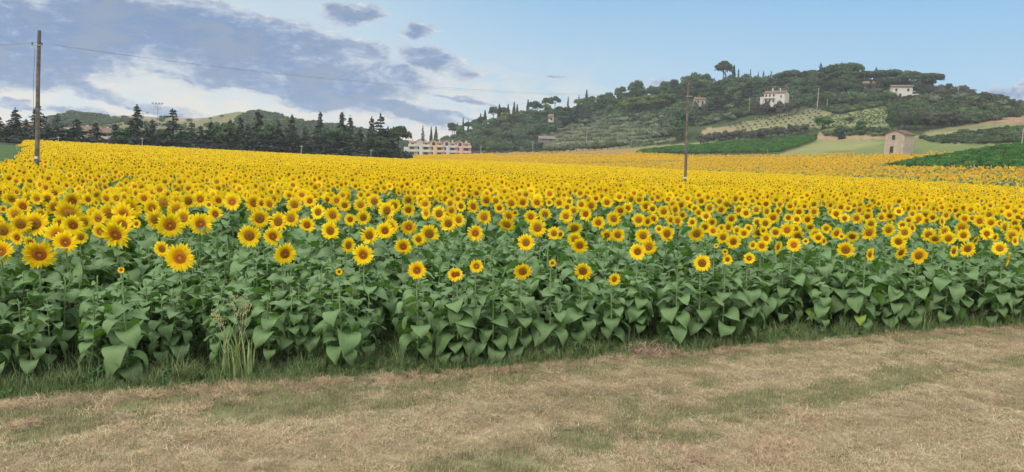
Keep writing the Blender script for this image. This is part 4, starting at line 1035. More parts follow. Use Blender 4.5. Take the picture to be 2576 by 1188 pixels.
def tree_meshes(kind, k):
    rng = np.random.RandomState(hash_(kind)*31+k); cr = MB(); tk = MB()
    if kind in ('conifer', 'cedar'):     # height 10
        H = 10.0; ced = kind == 'cedar'
        tube(tk, [(0, 0, 0), (.05, 0, 3), (0, .05, 7), (0, 0, 9.7)], [.26, .2, .1, .03], 6)
        nl = 17 if not ced else 15
        for i in range(nl):
            f = (i+.3*rng.rand())/nl; z = 1.0 + 8.7*f
            R_ = (2.5 if not ced else 3.3)*(1-f)**.85*(.75+.5*rng.rand())+.18
            for j in range(max(4, int((9 if not ced else 8)*(1-f*.4)))):
                if rng.rand() < .12: continue
                a = rng.rand()*6.28; L = R_*(.6+.55*rng.rand()); d = np.array([math.cos(a), math.sin(a), 0])
                m = int(6+L*9)
                t = rng.rand(m)**.7; w = (.16+.30*(1-t))*L*.45
                P = d*(t*L)[:, None] + np.cross(d, [0, 0, 1.])*((rng.rand(m)-.5)*2*w)[:, None]
                P[:, 2] += z + (.15 if ced else -.10)*L*t - (.18 if ced else .38)*L*t*t + rng.normal(0, .05, m)
                nn = np.tile([0, 0, 1.], (m, 1)) + d*.4
                cards(cr, P, nn, .34, rng, 0, 2.0)
        cards(cr, np.array([[0, 0, 9.6], [0, 0, 9.85], [0, 0, 9.4]]), np.array([[1, 0, 0.], [0, 1, 0], [1, 1, 0]]), .3, rng, 0, 2.4)
        return cr, tk, 'conifer_needles', M_bark
    if kind in ('stone_pine', 'bright_pine'):
        lean = (rng.rand()-.5)*1.2
        tube(tk, [(0, 0, 0), (lean*.3, 0, 3), (lean, 0, 6.2), (lean, 0, 7.6)], [.26, .22, .17, .1], 6)
        for j in range(6):
            a = 6.28*j/6+rng.rand()*.5; L = 2.2+rng.rand()
            tube(tk, [(lean*.9, 0, 5.6+.8*rng.rand()), (lean+math.cos(a)*L*.5, math.sin(a)*L*.5, 7), (lean+math.cos(a)*L, math.sin(a)*L, 8)], [.11, .08, .04], 4)
        for j in range(13):
            a = rng.rand()*6.28; q = 3.2*math.sqrt(rng.rand()); z = 8.6 - .13*q*q + rng.normal(0, .15)
            puff(cr, (lean+math.cos(a)*q, math.sin(a)*q, z), (1.55, 1.55, 1.25), 170, .42, rng, 0, -.5)
        return cr, tk, 'pine_crown' if kind == 'stone_pine' else 'pine_bright', M_bark
    if kind == 'cypress':
        tube(tk, [(0, 0, 0), (0, 0, 1.5), (0, 0, 8)], [.16, .13, .03], 5)
        n = 1100; t = rng.rand(n); a = rng.rand(n)*6.28; rad = (.95*np.sin(np.clip(t*.93+.07, 0, 1)**.55*math.pi)+.08)*(.85+.3*rng.rand(n))*(1+.15*np.sin(a*3+t*9))
        P = np.stack([np.cos(a)*rad, np.sin(a)*rad, .5+9.5*t], 1); cards(cr, P, np.stack([np.cos(a), np.sin(a), .6+0*a], 1), .34, rng, 0, 1.9)
        return cr, tk, 'cypress_crown', M_bark
    if kind in ('broadleaf', 'bright_broadleaf', 'grey_tree'):
        tube(tk, [(0, 0, 0), (.1, 0, 1.6), (0, .1, 4.5)], [.26, .2, .08], 6)
        for j in range(5):
            a = 6.28*j/5+rng.rand(); tube(tk, [(.05, 0, 1.7+rng.rand()), (math.cos(a)*.9, math.sin(a)*.9, 3.4), (math.cos(a)*1.8, math.sin(a)*1.8, 5)], [.12, .08, .03], 4)
        for j in range(17):
            d = rng.normal(0, 1, 3); d /= np.linalg.norm(d); q = rng.rand()**.4
            puff(cr, (d[0]*2.3*q, d[1]*2.3*q, 4.4+d[2]*2.2*q), (1.15+.5*rng.rand(),)*2+(.95+.4*rng.rand(),), 120, .38, rng)
        return cr, tk, {'broadleaf': 'broadleaf_crown', 'bright_broadleaf': 'broadleaf_bright', 'grey_tree': 'grey_crown'}[kind], M_bark
    if kind == 'olive':
        tube(tk, [(0, 0, 0), (.1, 0, .6), (-.1, .1, 1.6)], [.2, .15, .08], 5)
        for j in range(9):
            a = rng.rand()*6.28; q = 1.1*math.sqrt(rng.rand())
            puff(cr, (math.cos(a)*q, math.sin(a)*q, 1.8+.8*rng.rand()), (.85, .85, .75), 90, .28, rng)
        return cr, tk, 'olive_crown', M_bark
    if kind == 'shrub':
        tube(tk, [(0, 0, 0), (.03, 0, .5), (0, 0, 1.0)], [.08, .06, .03], 4)
        for j in range(8):
            a = rng.rand()*6.28; q = 1.1*math.sqrt(rng.rand())
            puff(cr, (math.cos(a)*q, math.sin(a)*q, .65+.5*rng.rand()), (.75, .75, .7), 80, .26, rng, 0, -.7)
        return cr, tk, 'scrub', M_bark
def hash_(s): return sum(ord(c)*(i+3) for i, c in enumerate(s)) % 997
TM = {}
def tm(kind, k):
    if (kind, k) not in TM:
        cr, tk, mn, bark = tree_meshes(kind, k)
        TM[(kind, k)] = (cr.mesh('crown', GREEN[mn]), tk.mesh('trunk', bark, True))
    return TM[(kind, k)]
NV = dict(conifer=6, cedar=5, stone_pine=5, bright_pine=3, cypress=4, broadleaf=6, bright_broadleaf=3, grey_tree=4, olive=5, shrub=5)
HT = dict(conifer=9.9, cedar=9.9, stone_pine=9.4, bright_pine=9.4, cypress=10, broadleaf=7.6, bright_broadleaf=7.6, grey_tree=7.6, olive=3.2, shrub=1.9)
WD = dict(conifer=5, cedar=6.4, stone_pine=8.6, bright_pine=8.6, cypress=2, broadleaf=7, bright_broadleaf=7, grey_tree=7, olive=3.6, shrub=3.4)
TREES = []
DESC = dict(conifer=('conifer', 'dark spiky conifer'), cedar=('conifer', 'dark layered cedar'), stone_pine=('stone_pine', 'dark umbrella pine'), bright_pine=('stone_pine', 'bright olive-green umbrella pine'),
            cypress=('cypress', 'slender dark cypress'), broadleaf=('broadleaf_tree', 'rounded green broadleaf tree'), bright_broadleaf=('broadleaf_tree', 'light green broadleaf tree'),
            grey_tree=('broadleaf_tree', 'dull grey-green leafy tree'), olive=('olive_tree', 'small silvery olive tree'), shrub=('shrub', 'low bushy shrub'))
CATS = dict(conifer='conifer', cedar='conifer', stone_pine='pine tree', bright_pine='pine tree', cypress='cypress', broadleaf='tree', bright_broadleaf='tree', grey_tree='tree', olive='olive tree', shrub='shrub')
trng = np.random.RandomState(404)
def tree(kind, loc, h, w=None, where='', group=None):
    "a tree of height h and width w metres"
    k = trng.randint(NV[kind]); cm, tk = tm(kind, k)
    name, d = DESC[kind]
    root = empty(name, loc, trng.rand()*6.28)
    sz = h/HT[kind]; sx = (w/WD[kind]) if w else sz*(.9+.2*trng.rand())
    for nm, me in (('trunk', tk), ('crown', cm)):
        o = link(nm, me, root); o.scale = (sx, sx, sz)
    tag(root, None, CATS[kind], group)
    px, py, _ = proj(np.array([[loc[0], loc[1], loc[2]+h*.6]]))
    TREES.append(dict(obj=root, x=float(px[0]), y=float(py[0]), d=d, where=where))
    return root
def tree_px(kind, px, ytop, ybase, r, wpx=None, where='', group=None, sink=.3):
    "tree standing at range r whose top shows at (px, ytop); stands on the land there"
    a, t = ray(px, ybase); x, y = math.sin(a)*r, math.cos(a)*r; g = float(ground(x, y))-sink
    top = float(at(px, ytop, r).z); h = max(1.2, top-g)
    return tree(kind, (x, y, g), h, wpx*r/F if wpx else None, where, group)

def band_where(px):
    for lim, s in ((1130, 'beside the apartment block'), (1290, 'on the cypress slope right of the apartments'), (1440, 'on the lower ridge'), (1560, 'above the olive grove'), (1700, 'left of the right pole'),
                   (1800, 'just right of the right pole'), (1900, 'left of the white villa'), (1990, 'by the white villa'), (2110, 'right of the white villa'), (2230, 'between the two hilltop houses'),
                   (2310, 'by the hilltop house'), (2400, 'right of the hilltop house'), (9999, 'on the far right slope')):
        if px < lim: return s
def left_where(px):
    for lim, s in ((60, 'left of the left pole'), (130, 'by the left pole'), (210, 'left of the first pink-walled house'), (250, 'before the pink-walled houses'), (330, 'right of the pink-walled houses'),
                   (420, 'by the floodlight masts'), (520, 'right of the floodlight masts'), (640, 'below the bald hilltop'), (780, 'in the middle of the dark row'), (900, 'in the denser right half of the row'),
                   (9999, 'at the right end of the row')):
        if px < lim: return s

def build_left_row():
    g = 'dark conifers along the far field edge'
    # px, top, range, width, kind
    rows = [(-20, 300, 205, 40, 'conifer'), (0, 292, 205, 34, 'conifer'), (42, 272, 200, 42, 'conifer'), (68, 300, 210, 34, 'conifer'), (98, 262, 200, 50, 'conifer'), (125, 310, 205, 36, 'cedar'), (147, 288, 200, 52, 'cedar'), (172, 322, 205, 36, 'broadleaf'),
            (195, 298, 200, 46, 'conifer'), (243, 308, 200, 46, 'conifer'), (292, 312, 205, 40, 'conifer'), (318, 318, 205, 44, 'broadleaf'), (347, 263, 200, 50, 'conifer'), (330, 300, 208, 40, 'cedar'),
            (385, 300, 205, 44, 'conifer'), (436, 273, 200, 62, 'cedar'), (412, 318, 203, 40, 'broadleaf'), (482, 305, 205, 42, 'cedar'), (506, 315, 205, 36, 'conifer'), (532, 305, 205, 46, 'conifer'), (555, 298, 205, 54, 'broadleaf'),
            (580, 300, 208, 40, 'conifer'), (605, 290, 210, 34, 'conifer'), (625, 312, 206, 50, 'conifer'), (650, 276, 214, 48, 'conifer'), (676, 306, 210, 54, 'broadleaf'), (700, 303, 212, 42, 'conifer'), (468, 318, 212, 44, 'broadleaf'), (520, 325, 204, 50, 'cedar'), (570, 322, 203, 46, 'conifer'), (640, 325, 204, 50, 'cedar'), (690, 328, 206, 50, 'conifer'), (712, 330, 220, 46, 'broadleaf'), (772, 330, 207, 52, 'cedar'), (850, 335, 209, 56, 'conifer'), (900, 340, 211, 50, 'cedar'), (20, 315, 215, 44, 'conifer'), (112, 322, 214, 40, 'conifer'), (372, 322, 201, 46, 'cedar'), (735, 288, 214, 40, 'conifer'),
            (722, 318, 208, 50, 'cedar'), (768, 318, 212, 46, 'conifer'), (806, 281, 216, 40, 'conifer'), (790, 322, 212, 44, 'cedar'), (835, 318, 214, 54, 'broadleaf'), (860, 281, 218, 46, 'conifer'), (880, 290, 218, 38, 'conifer'),
            (872, 330, 214, 60, 'cedar'), (905, 322, 216, 50, 'conifer'), (934, 292, 220, 36, 'conifer'), (956, 288, 220, 60, 'cedar'), (928, 330, 216, 50, 'cedar'), (975, 318, 221, 60, 'cedar'), (950, 340, 217, 60, 'broadleaf'),
            (1000, 322, 223, 56, 'stone_pine'), (985, 350, 221, 44, 'conifer'), (660, 335, 206, 46, 'cedar'), (600, 330, 204, 44, 'conifer'), (455, 330, 203, 40, 'conifer'), (745, 335, 208, 50, 'conifer'), (818, 340, 210, 50, 'conifer')]
    for (px, yt, r, w, kd) in rows:
        yb = np.interp(px, [0, 500, 1025], [352, 374, 399])
        tree_px(kd, px, yt, yb, r+16, w*1.38, left_where(px), g)
    # hedge-like undergrowth below the row
    rng = np.random.RandomState(8); n = 620; px = rng.uniform(-60, 1015, n); r = np.interp(px, [0, 1000], [216, 238]) + rng.uniform(-2, 16, n)
    a, _ = ray(px, np.full(n, 375.)); x, y = np.sin(a)*r, np.cos(a)*r
    scatter('undergrowth', np.stack([x, y, ground(x, y)-.2], 1), np.stack([0*x, 0*x, rng.rand(n)*6.28], 1), .5+.4*rng.rand(n)+.5*(px > 330)+1.0*(px > 560)+.0, rng.randint(0, 3, n),
            [MBjoin('dark_undergrowth', k, 'conifer_needles') for k in range(3)], 'dark undergrowth and hedge below the row of conifers', 'undergrowth')
def MBjoin(name, k, mat):
    cr, tk, mn, bark = tree_meshes('shrub', k); return cr.mesh(name, GREEN[mat])
build_left_row()

def build_hill():
    rng = np.random.RandomState(31)
    def zone(poly, kind, n, hrange, group, rmin=330, mind=0, where=None, warp=1.0):
        xs = [p[0] for p in poly]; ys = [p[1] for p in poly]; c = 0; tries = 0; pts = []
        while c < n and tries < n*30:
            tries += 1
            x = rng.uniform(min(xs), max(xs)); y = rng.uniform(min(ys), max(ys))
            if not inpoly(np.array([x]), np.array([y]), poly)[0]: continue
            p = hit(x, y, rmin)
            if p is None or any((p-q).length < mind for q in pts): continue
            kd = kind[rng.randint(len(kind))] if isinstance(kind, (list, tuple)) else kind
            h = rng.uniform(*hrange); pts.append(p); c += 1
            tree(kd, (p.x, p.y, p.z-.25), h, None, where or band_where(x), group)
    # skyline, drawn one by one: px, top, base, range, width
    sky_ = [('conifer', 1063, 314, 352, 540, 16), ('cypress', 1084, 318, 352, 540, 7), ('cypress', 1096, 318, 352, 540, 9), ('stone_pine', 1137, 309, 345, 535, 30), ('cypress', 1150, 308, 340, 535, 5), ('cypress', 1164, 295, 336, 535, 6),
        ('conifer', 1177, 298, 334, 535, 12), ('stone_pine', 1196, 301, 330, 530, 30), ('stone_pine', 1212, 294, 326, 530, 26), ('cypress', 1208, 285, 322, 530, 8), ('cypress', 1219, 277, 318, 530, 11), ('stone_pine', 1240, 270, 312, 528, 32),
        ('cypress', 1255, 262, 305, 528, 11), ('stone_pine', 1268, 270, 303, 528, 28), ('cypress', 1277, 262, 300, 527, 10), ('cypress', 1292, 256, 296, 527, 9), ('cypress', 1300, 262, 294, 527, 8), ('cypress', 1327, 250, 284, 526, 9),
        ('stone_pine', 1345, 255, 286, 526, 34), ('stone_pine', 1375, 247, 282, 525, 34), ('stone_pine', 1395, 243, 280, 525, 30), ('conifer', 1428, 240, 272, 522, 12), ('conifer', 1455, 238, 270, 520, 16), ('cypress', 1474, 225, 268, 520, 9),
        ('broadleaf', 1490, 238, 266, 520, 28), ('broadleaf', 1508, 234, 264, 518, 24), ('broadleaf', 1530, 228, 262, 516, 34), ('broadleaf', 1560, 214, 258, 514, 38), ('broadleaf', 1598, 198, 254, 512, 46), ('broadleaf', 1612, 208, 252, 512, 36),
        ('broadleaf', 1575, 222, 256, 512, 40), ('broadleaf', 1645, 204, 250, 510, 46), ('broadleaf', 1672, 200, 246, 508, 44), ('broadleaf', 1700, 196, 240, 506, 40), ('broadleaf', 1725, 186, 238, 505, 46), ('broadleaf', 1748, 178, 232, 503, 36),
        ('broadleaf', 1775, 182, 228, 502, 40), ('stone_pine', 1818, 156, 205, 500, 46), ('conifer', 1822, 180, 222, 500, 18), ('cypress', 1843, 164, 218, 498, 12), ('conifer', 1855, 172, 218, 498, 18), ('broadleaf', 1832, 185, 222, 498, 40),
        ('conifer', 1885, 172, 215, 495, 14), ('broadleaf', 1870, 182, 220, 495, 36), ('conifer', 1905, 178, 215, 494, 12), ('conifer', 1918, 176, 215, 494, 16), ('conifer', 1937, 176, 214, 492, 14), ('broadleaf', 1900, 185, 220, 490, 38),
        ('stone_pine', 1960, 184, 222, 488, 46), ('stone_pine', 1990, 177, 222, 486, 50), ('stone_pine', 2020, 180, 222, 484, 52), ('stone_pine', 2045, 178, 222, 482, 50), ('conifer', 2061, 156, 205, 480, 26), ('stone_pine', 2085, 168, 212, 480, 56),
        ('conifer', 2113, 155, 205, 478, 16), ('stone_pine', 2108, 162, 212, 478, 64), ('stone_pine', 2135, 160, 212, 476, 58), ('stone_pine', 2120, 176, 222, 470, 66), ('stone_pine', 2155, 185, 224, 474, 60), ('stone_pine', 2185, 180, 224, 472, 64), ('conifer', 2200, 166, 215, 472, 18),
        ('stone_pine', 2215, 178, 224, 470, 66), ('stone_pine', 2250, 177, 226, 468, 70), ('stone_pine', 2282, 180, 228, 466, 60), ('stone_pine', 2315, 186, 230, 462, 60), ('stone_pine', 2345, 185, 232, 460, 52), ('stone_pine', 2330, 198, 234, 455, 50),
        ('broadleaf', 2385, 216, 242, 455, 40), ('broadleaf', 2412, 213, 246, 452, 34), ('broadleaf', 2435, 222, 250, 450, 44), ('broadleaf', 2465, 233, 254, 448, 46), ('broadleaf', 2495, 234, 258, 444, 44), ('broadleaf', 2520, 246, 262, 442, 36),
        ('broadleaf', 2562, 262, 278, 436, 26), ('stone_pine', 2000, 195, 240, 470, 50), ('stone_pine', 2040, 198, 245, 466, 52), ('stone_pine', 2075, 195, 245, 462, 54), ('stone_pine', 2150, 205, 250, 455, 56), ('stone_pine', 2100, 200, 250, 458, 52)]
    for (px, yt, w) in [(x_, y_, 44) for x_, y_ in zip(range(1760, 2380, 17), np.interp(range(1760, 2380, 17), [1760, 1830, 1900, 2000, 2070, 2130, 2160, 2330, 2380], [196, 192, 186, 192, 180, 176, 194, 196, 218]))]:
        tree_px(['broadleaf', 'broadleaf', 'cedar', 'grey_tree'][int(px) % 4], px, yt+4*rng.rand(), yt+45, 474, w, 'under the pines ' + band_where(px), 'trees filling the ridge', 1.0)
    for (kd, px, yt, yb, r, w) in sky_: tree_px(kd, px, yt+1, yb, r, w, 'on the skyline' if False else band_where(px) + ' skyline', 'trees on the hill skyline', 1.0)
    # bright umbrella pines, the big dark tree, single trees
    for (px, yt, yb, r, w) in ((1570, 258, 300, 445, 50), (1600, 246, 295, 448, 60), (1635, 240, 292, 450, 60), (1670, 238, 290, 448, 54), (1615, 254, 300, 440, 56), (1655, 250, 298, 440, 50)):
        tree_px('bright_pine', px, yt, yb, r, w, 'in the bright pine clump', 'bright umbrella pines above the olive grove')
    one = [('broadleaf', 1715, 272, 362, 372, 78), ('broadleaf', 1700, 300, 368, 368, 60), ('broadleaf', 1845, 272, 300, 400, 40), ('bright_broadleaf', 2068, 290, 330, 345, 52), ('bright_broadleaf', 1850, 205, 250, 470, 60), ('bright_broadleaf', 1830, 215, 255, 465, 50),
           ('broadleaf', 1905, 330, 352, 350, 44), ('cedar', 1480, 265, 315, 455, 44), ('cedar', 1450, 262, 318, 458, 50), ('cedar', 1435, 272, 322, 455, 44), ('cedar', 1800, 232, 285, 425, 56), ('cedar', 1830, 225, 280, 430, 60), ('cedar', 1865, 222, 275, 430, 56),
           ('cedar', 1885, 215, 270, 435, 50), ('stone_pine', 1358, 312, 350, 420, 36), ('broadleaf', 2165, 302, 330, 330, 30), ('broadleaf', 2135, 290, 312, 350, 24), ('cypress', 2116, 330, 352, 320, 14), ('broadleaf', 2190, 318, 340, 325, 34)]
    for (kd, px, yt, yb, r, w) in one: tree_px(kd, px, yt, yb, r, w, 'lower down ' + band_where(px), 'single trees on the slope')
    for i, px in enumerate(np.linspace(2245, 2420, 13)):
        tree_px(['broadleaf', 'grey_tree'][i % 2], px, 268+abs(px-2330)*.08+6*rng.rand(), 318, 312+12*rng.rand(), 36, 'in the dark thicket above the stone barn', 'trees of the thicket above the barn')
    for i, px in enumerate(list(np.linspace(1762, 1890, 9)) + list(np.linspace(1905, 2022, 8))):
        tree_px('grey_tree', px, np.interp(px, [1762, 2022], [330, 308])+5*rng.rand(), 358, 338+10*rng.rand(), 30, 'in the grey row above the far vineyard', 'grey trees above the far vineyard')
    for px in np.linspace(1372, 1668, 20):
        tree_px('olive', px, np.interp(px, [1372, 1668], [363, 345])+2*rng.rand(), 385, 372, 19, 'in the row at the foot of the grove', 'olives along the foot of the grove')
    for (px, yt, yb, r, w) in ((1905, 248, 268, 388, 26), (1925, 252, 268, 388, 30), (1962, 252, 270, 386, 34), (1985, 246, 268, 388, 34), (2005, 244, 264, 392, 34), (1750, 252, 272, 412, 22), (1772, 256, 272, 412, 20), (2245, 236, 254, 398, 26), (2285, 238, 256, 398, 30)):
        tree_px('grey_tree', px, yt, yb, r, w, 'as a grey bush ' + band_where(px), 'bushes before the hill houses')
    # groves and woods
    for row in range(7):
        y0 = np.interp(row, [0, 6], [368, 312])
        for px in np.linspace(1355 + row*18, 1690 - 6*row, 19):
            p = hit(px+rng.uniform(-4, 4), y0 - (px-1355)*.03 + rng.uniform(-1.5, 1.5), 380)
            if p is None: continue
            tree('olive', (p.x, p.y, p.z-.2), 3.6+rng.rand()*1.2, 4.6+rng.rand(), 'on grove row %s' % ['one', 'two', 'three', 'four', 'five', 'six', 'seven'][row], 'olive trees of the terraced grove')
    zone([(1180, 380), (1200, 345), (1300, 315), (1400, 290), (1500, 285), (1560, 290), (1500, 312), (1400, 335), (1340, 372)], ['broadleaf', 'broadleaf', 'stone_pine', 'grey_tree'], 64, (6, 10), 'trees of the lower wood')
    zone([(1120, 350), (1200, 322), (1300, 290), (1430, 275), (1560, 262), (1560, 285), (1400, 300), (1250, 335), (1140, 362)], ['bright_pine', 'stone_pine', 'broadleaf'], 40, (7, 10), 'trees below the ridge', 430)
    zone([(1560, 255), (1750, 220), (1900, 205), (1900, 262), (1700, 272), (1560, 285)], ['broadleaf', 'stone_pine', 'broadleaf', 'conifer'], 46, (7, 11), 'trees of the upper wood', 430)
    zone([(1880, 208), (2360, 208), (2360, 232), (2240, 240), (2230, 262), (2000, 262), (1990, 216), (1890, 216)], ['stone_pine', 'stone_pine', 'broadleaf', 'cedar'], 80, (7, 10.5), 'trees of the hilltop wood', 430)
    zone([(2300, 222), (2575, 262), (2575, 276), (2420, 262), (2300, 245)], ['broadleaf', 'grey_tree'], 30, (4, 6.5), 'trees of the right shoulder', 400)
    zone([(1990, 225), (2240, 225), (2240, 268), (2100, 272), (1990, 262)], ['broadleaf', 'conifer', 'grey_tree'], 34, (5, 8), 'trees of the dark upper thicket', 380)
    zone([(1840, 258), (1990, 258), (1990, 278), (1840, 282)], 'olive', 16, (3.2, 4.5), 'silvery trees below the villa', 380)
    zone([(1740, 285), (1850, 270), (1850, 305), (1760, 322)], 'olive', 14, (3.2, 4.5), 'silvery trees behind the right pole', 380)
    zone([(2300, 245), (2575, 262), (2575, 290), (2430, 285), (2330, 270)], ['broadleaf', 'shrub', 'olive'], 36, (3, 5.5), 'bushes of the right slope', 300)
    zone([(2310, 345), (2575, 325), (2575, 352), (2330, 358)], 'shrub', 24, (1.2, 2.6), 'bushes on the rough bank', 250)
    # wooded mass
    P, Rr, S, I = [], [], [], []
    for poly, n, rmin, s0 in (([(1090, 375), (1130, 345), (1300, 295), (1500, 268), (1600, 245), (1760, 218), (1900, 212), (2240, 220), (2240, 272), (1960, 262), (1740, 285), (1700, 330), (1500, 300), (1380, 340), (1340, 382)], 3000, 400, 2.2),
                              ([(2230, 250), (2580, 265), (2580, 292), (2420, 318), (2250, 315)], 700, 300, 1.3),
                              ([(600, 300), (640, 284), (690, 290), (800, 313), (950, 335), (1060, 368), (1060, 395), (560, 395)], 2600, 440, 1.7),
                              ([(100, 290), (150, 282), (175, 276), (240, 290), (330, 305), (240, 318), (110, 318)], 420, 600, 1.4),
                              ([(250, 300), (560, 290), (600, 330), (250, 335)], 70, 480, 1.3),
                              ([(1742, 262), (1900, 258), (1990, 262), (1980, 282), (1850, 297), (1760, 320), (1742, 320)], 420, 340, 1.1), ([(2000, 262), (2240, 262), (2200, 272), (2110, 288), (2050, 276)], 300, 340, .9),
                              ([(2040, 345), (2110, 325), (2240, 330), (2240, 344)], 60, 280, .8), ([(2320, 350), (2580, 320), (2580, 366), (2350, 362)], 420, 250, .6),
                              ([(1180, 388), (1340, 380), (1700, 350), (1700, 366), (1400, 382)], 260, 385, 1.0)):
        xs = [p[0] for p in poly]; ys = [p[1] for p in poly]; c = 0; t = 0
        while c < n and t < n*8:
            t += 1; x = rng.uniform(min(xs), max(xs)); y = rng.uniform(min(ys), max(ys))
            if not inpoly(np.array([x]), np.array([y]), poly)[0]: continue
            p = hit(x, y, rmin)
            if p is None: continue
            P.append(p); S.append(s0*rng.uniform(.6, 1.25)); I.append(rng.randint(0, 8)); c += 1
    P = np.array(P); n = len(P)
    protos = [MBjoin('wood_clump', k, m) for k, m in enumerate(('broadleaf_crown', 'broadleaf_crown', 'pine_crown', 'scrub', 'broadleaf_bright', 'pine_crown', 'grey_crown', 'scrub'))]
    scatter('woodland', P, np.stack([np.zeros(n), np.zeros(n), rng.rand(n)*6.28], 1), S, I, protos, 'mixed green woodland and scrub covering the hillsides', 'woodland')
build_hill()

def label_trees():
    items = []
    for t in TREES:
        t['label'] = ('%s %s' % (t['d'], t['where'])).strip(); items.append(t)
    unique_labels(items, '%s, %s')
label_trees()

# ------------------------------------------------------------------ vineyards and vine rows
def build_vines():
    rng = np.random.RandomState(55)
    protos = []
    for k in range(5):
        mb = MB(); r_ = np.random.RandomState(600+k)
        for j in range(5): puff(mb, ((r_.rand()-.5)*1.3, (r_.rand()-.5)*.5, 1.0+.55*r_.rand()), (.6, .42, .5), 90, .19, r_, 0, -.8)
        for j in range(14):
            c = np.array([(r_.rand()-.5)*1.4, (r_.rand()-.5)*.4, 1.7+.35*r_.rand()]); cards(mb, c[None], np.array([[0, 0, 1.]]), .17, r_)
        protos.append(mb.mesh('vine_clump', GREEN['vine_leaf']))
    for nm, poly, rmin, ang, lb in (('far_vineyard', VY1, 200, R(12), 'long green vineyard strip left of the meadow, behind the right pole'),
                                    ('near_vineyard', VY2, 100, R(-38), 'green vineyard wedge at right, on the sunflower slope')):
        xs = [p[0] for p in poly]; ys = [p[1] for p in poly]
        c0 = [hit(x, y, rmin) for x, y in poly if x < 2600]; c0 = [c for c in c0 if c]
        cx = sum(c.x for c in c0)/len(c0); cy = sum(c.y for c in c0)/len(c0)
        u = np.arange(-150, 150, 1.0); v = np.arange(-110, 110, 2.3)
        U, Vv = np.meshgrid(u, v); U = U.ravel()+rng.normal(0, .12, U.size); Vv = Vv.ravel()+rng.normal(0, .1, Vv.size)
        x = cx + U*math.cos(ang) - Vv*math.sin(ang); y = cy + U*math.sin(ang) + Vv*math.cos(ang)
        z = ground(x, y); px, py, _ = proj(np.stack([x, y, z], 1))
        m = inpoly(px, py, poly) & (np.hypot(x, y) > rmin); x, y, z = x[m], y[m], z[m]; n = len(x)
        o = scatter(nm, np.stack([x, y, z], 1), np.stack([np.zeros(n), np.zeros(n), np.full(n, ang)+rng.normal(0, .15, n)], 1), .95+.3*rng.rand(n), rng.randint(0, 5, n), protos, lb, 'vineyard')
    pm = pmat('vine_post', (.45, .43, .38), .8, .2, 5, .2)
    posts = [(1880, 388, 200, 'left-centre along the lower edge of the far vineyard'), (1660, 390, 200, ''), (1700, 390, 200, ''), (1760, 390, 200, ''), (1820, 389, 200, ''), (1930, 388, 200, ''),
             (2348, 438, 100, ''), (2447, 440, 100, ''), (2490, 442, 100, ''), (2525, 441, 100, ''), (2398, 438, 100, '')]
    its = []
    for (px, py, rm, _) in posts:
        p = hit(px, py+1, rm); 
        if p is None: continue
        p = p - Vector((p.x, p.y, 0)).normalized()*.6
        p.z = float(ground(p.x, p.y))
        mb = MB(); tube(mb, [(0, 0, -.2), (0, 0, 1.0), (0, 0, 1.95)], .05, 6); tube(mb, [(0, -.01, 1.6), (0, .30, 1.6)], .02, 4)
        o = link('vine_post', mb.mesh('vine_post', pm, True)); o.location = p
        lb = 'pale post at the lower edge of the %s vineyard' % ('far' if rm == 200 else 'near'); tag(o, lb, 'post', 'pale end posts of the vineyards')
        its.append(dict(obj=o, label=lb, x=px))
    unique_labels(its, '%s, %s')
    # terraced vines on the hill: small stakes of green in rows
    rows = [([(1822, 318), (1900, 298), (1995, 282), (2060, 272), (2085, 282), (2050, 318), (1960, 332), (1860, 332)], 'scrub', 6.0, 2.6), ([(2052, 312), (2110, 292), (2210, 270), (2330, 270), (2345, 284), (2290, 306), (2150, 322), (2070, 326)], 'vine_leaf', 2.6, 1.3),
            ([(2440, 275), (2575, 282), (2575, 292), (2450, 290)], 'vine_leaf', 4, 2)]
    P = []; I = []
    for q, (poly, mt, dv, du) in enumerate(rows):
        c = hit(sum(p[0] for p in poly)/len(poly), sum(p[1] for p in poly)/len(poly), 290)
        U, Vv = np.meshgrid(np.arange(-80, 80, du), np.arange(-90, 90, dv)); U = U.ravel()+rng.normal(0, .2, U.size); Vv = Vv.ravel()+rng.normal(0, .25, Vv.size); an = R(-8)
        x = c.x+U*math.cos(an)-Vv*math.sin(an); y = c.y+U*math.sin(an)+Vv*math.cos(an); z = ground(x, y); px, py, _ = proj(np.stack([x, y, z], 1))
        m = inpoly(px, py, poly) & (np.hypot(x, y) > 290) & (rng.rand(len(x)) < .85); P.append(np.stack([x[m], y[m], z[m]], 1)); I.append(np.full(m.sum(), q))
    P = np.concatenate(P); I = np.concatenate(I); n = len(P)
    pr = [MBjoin('young_vine', 0, 'scrub'), MBjoin('young_vine', 1, 'pine_bright'), MBjoin('young_vine', 2, 'pine_bright')]
    scatter('terraced_vines', P, np.stack([np.zeros(n), np.zeros(n), rng.rand(n)*6.28], 1), .20+.14*rng.rand(n) + .08*(I == 0), np.minimum(I, 2), pr, 'small vines planted in rows on the terraced slope', 'vines')
build_vines()

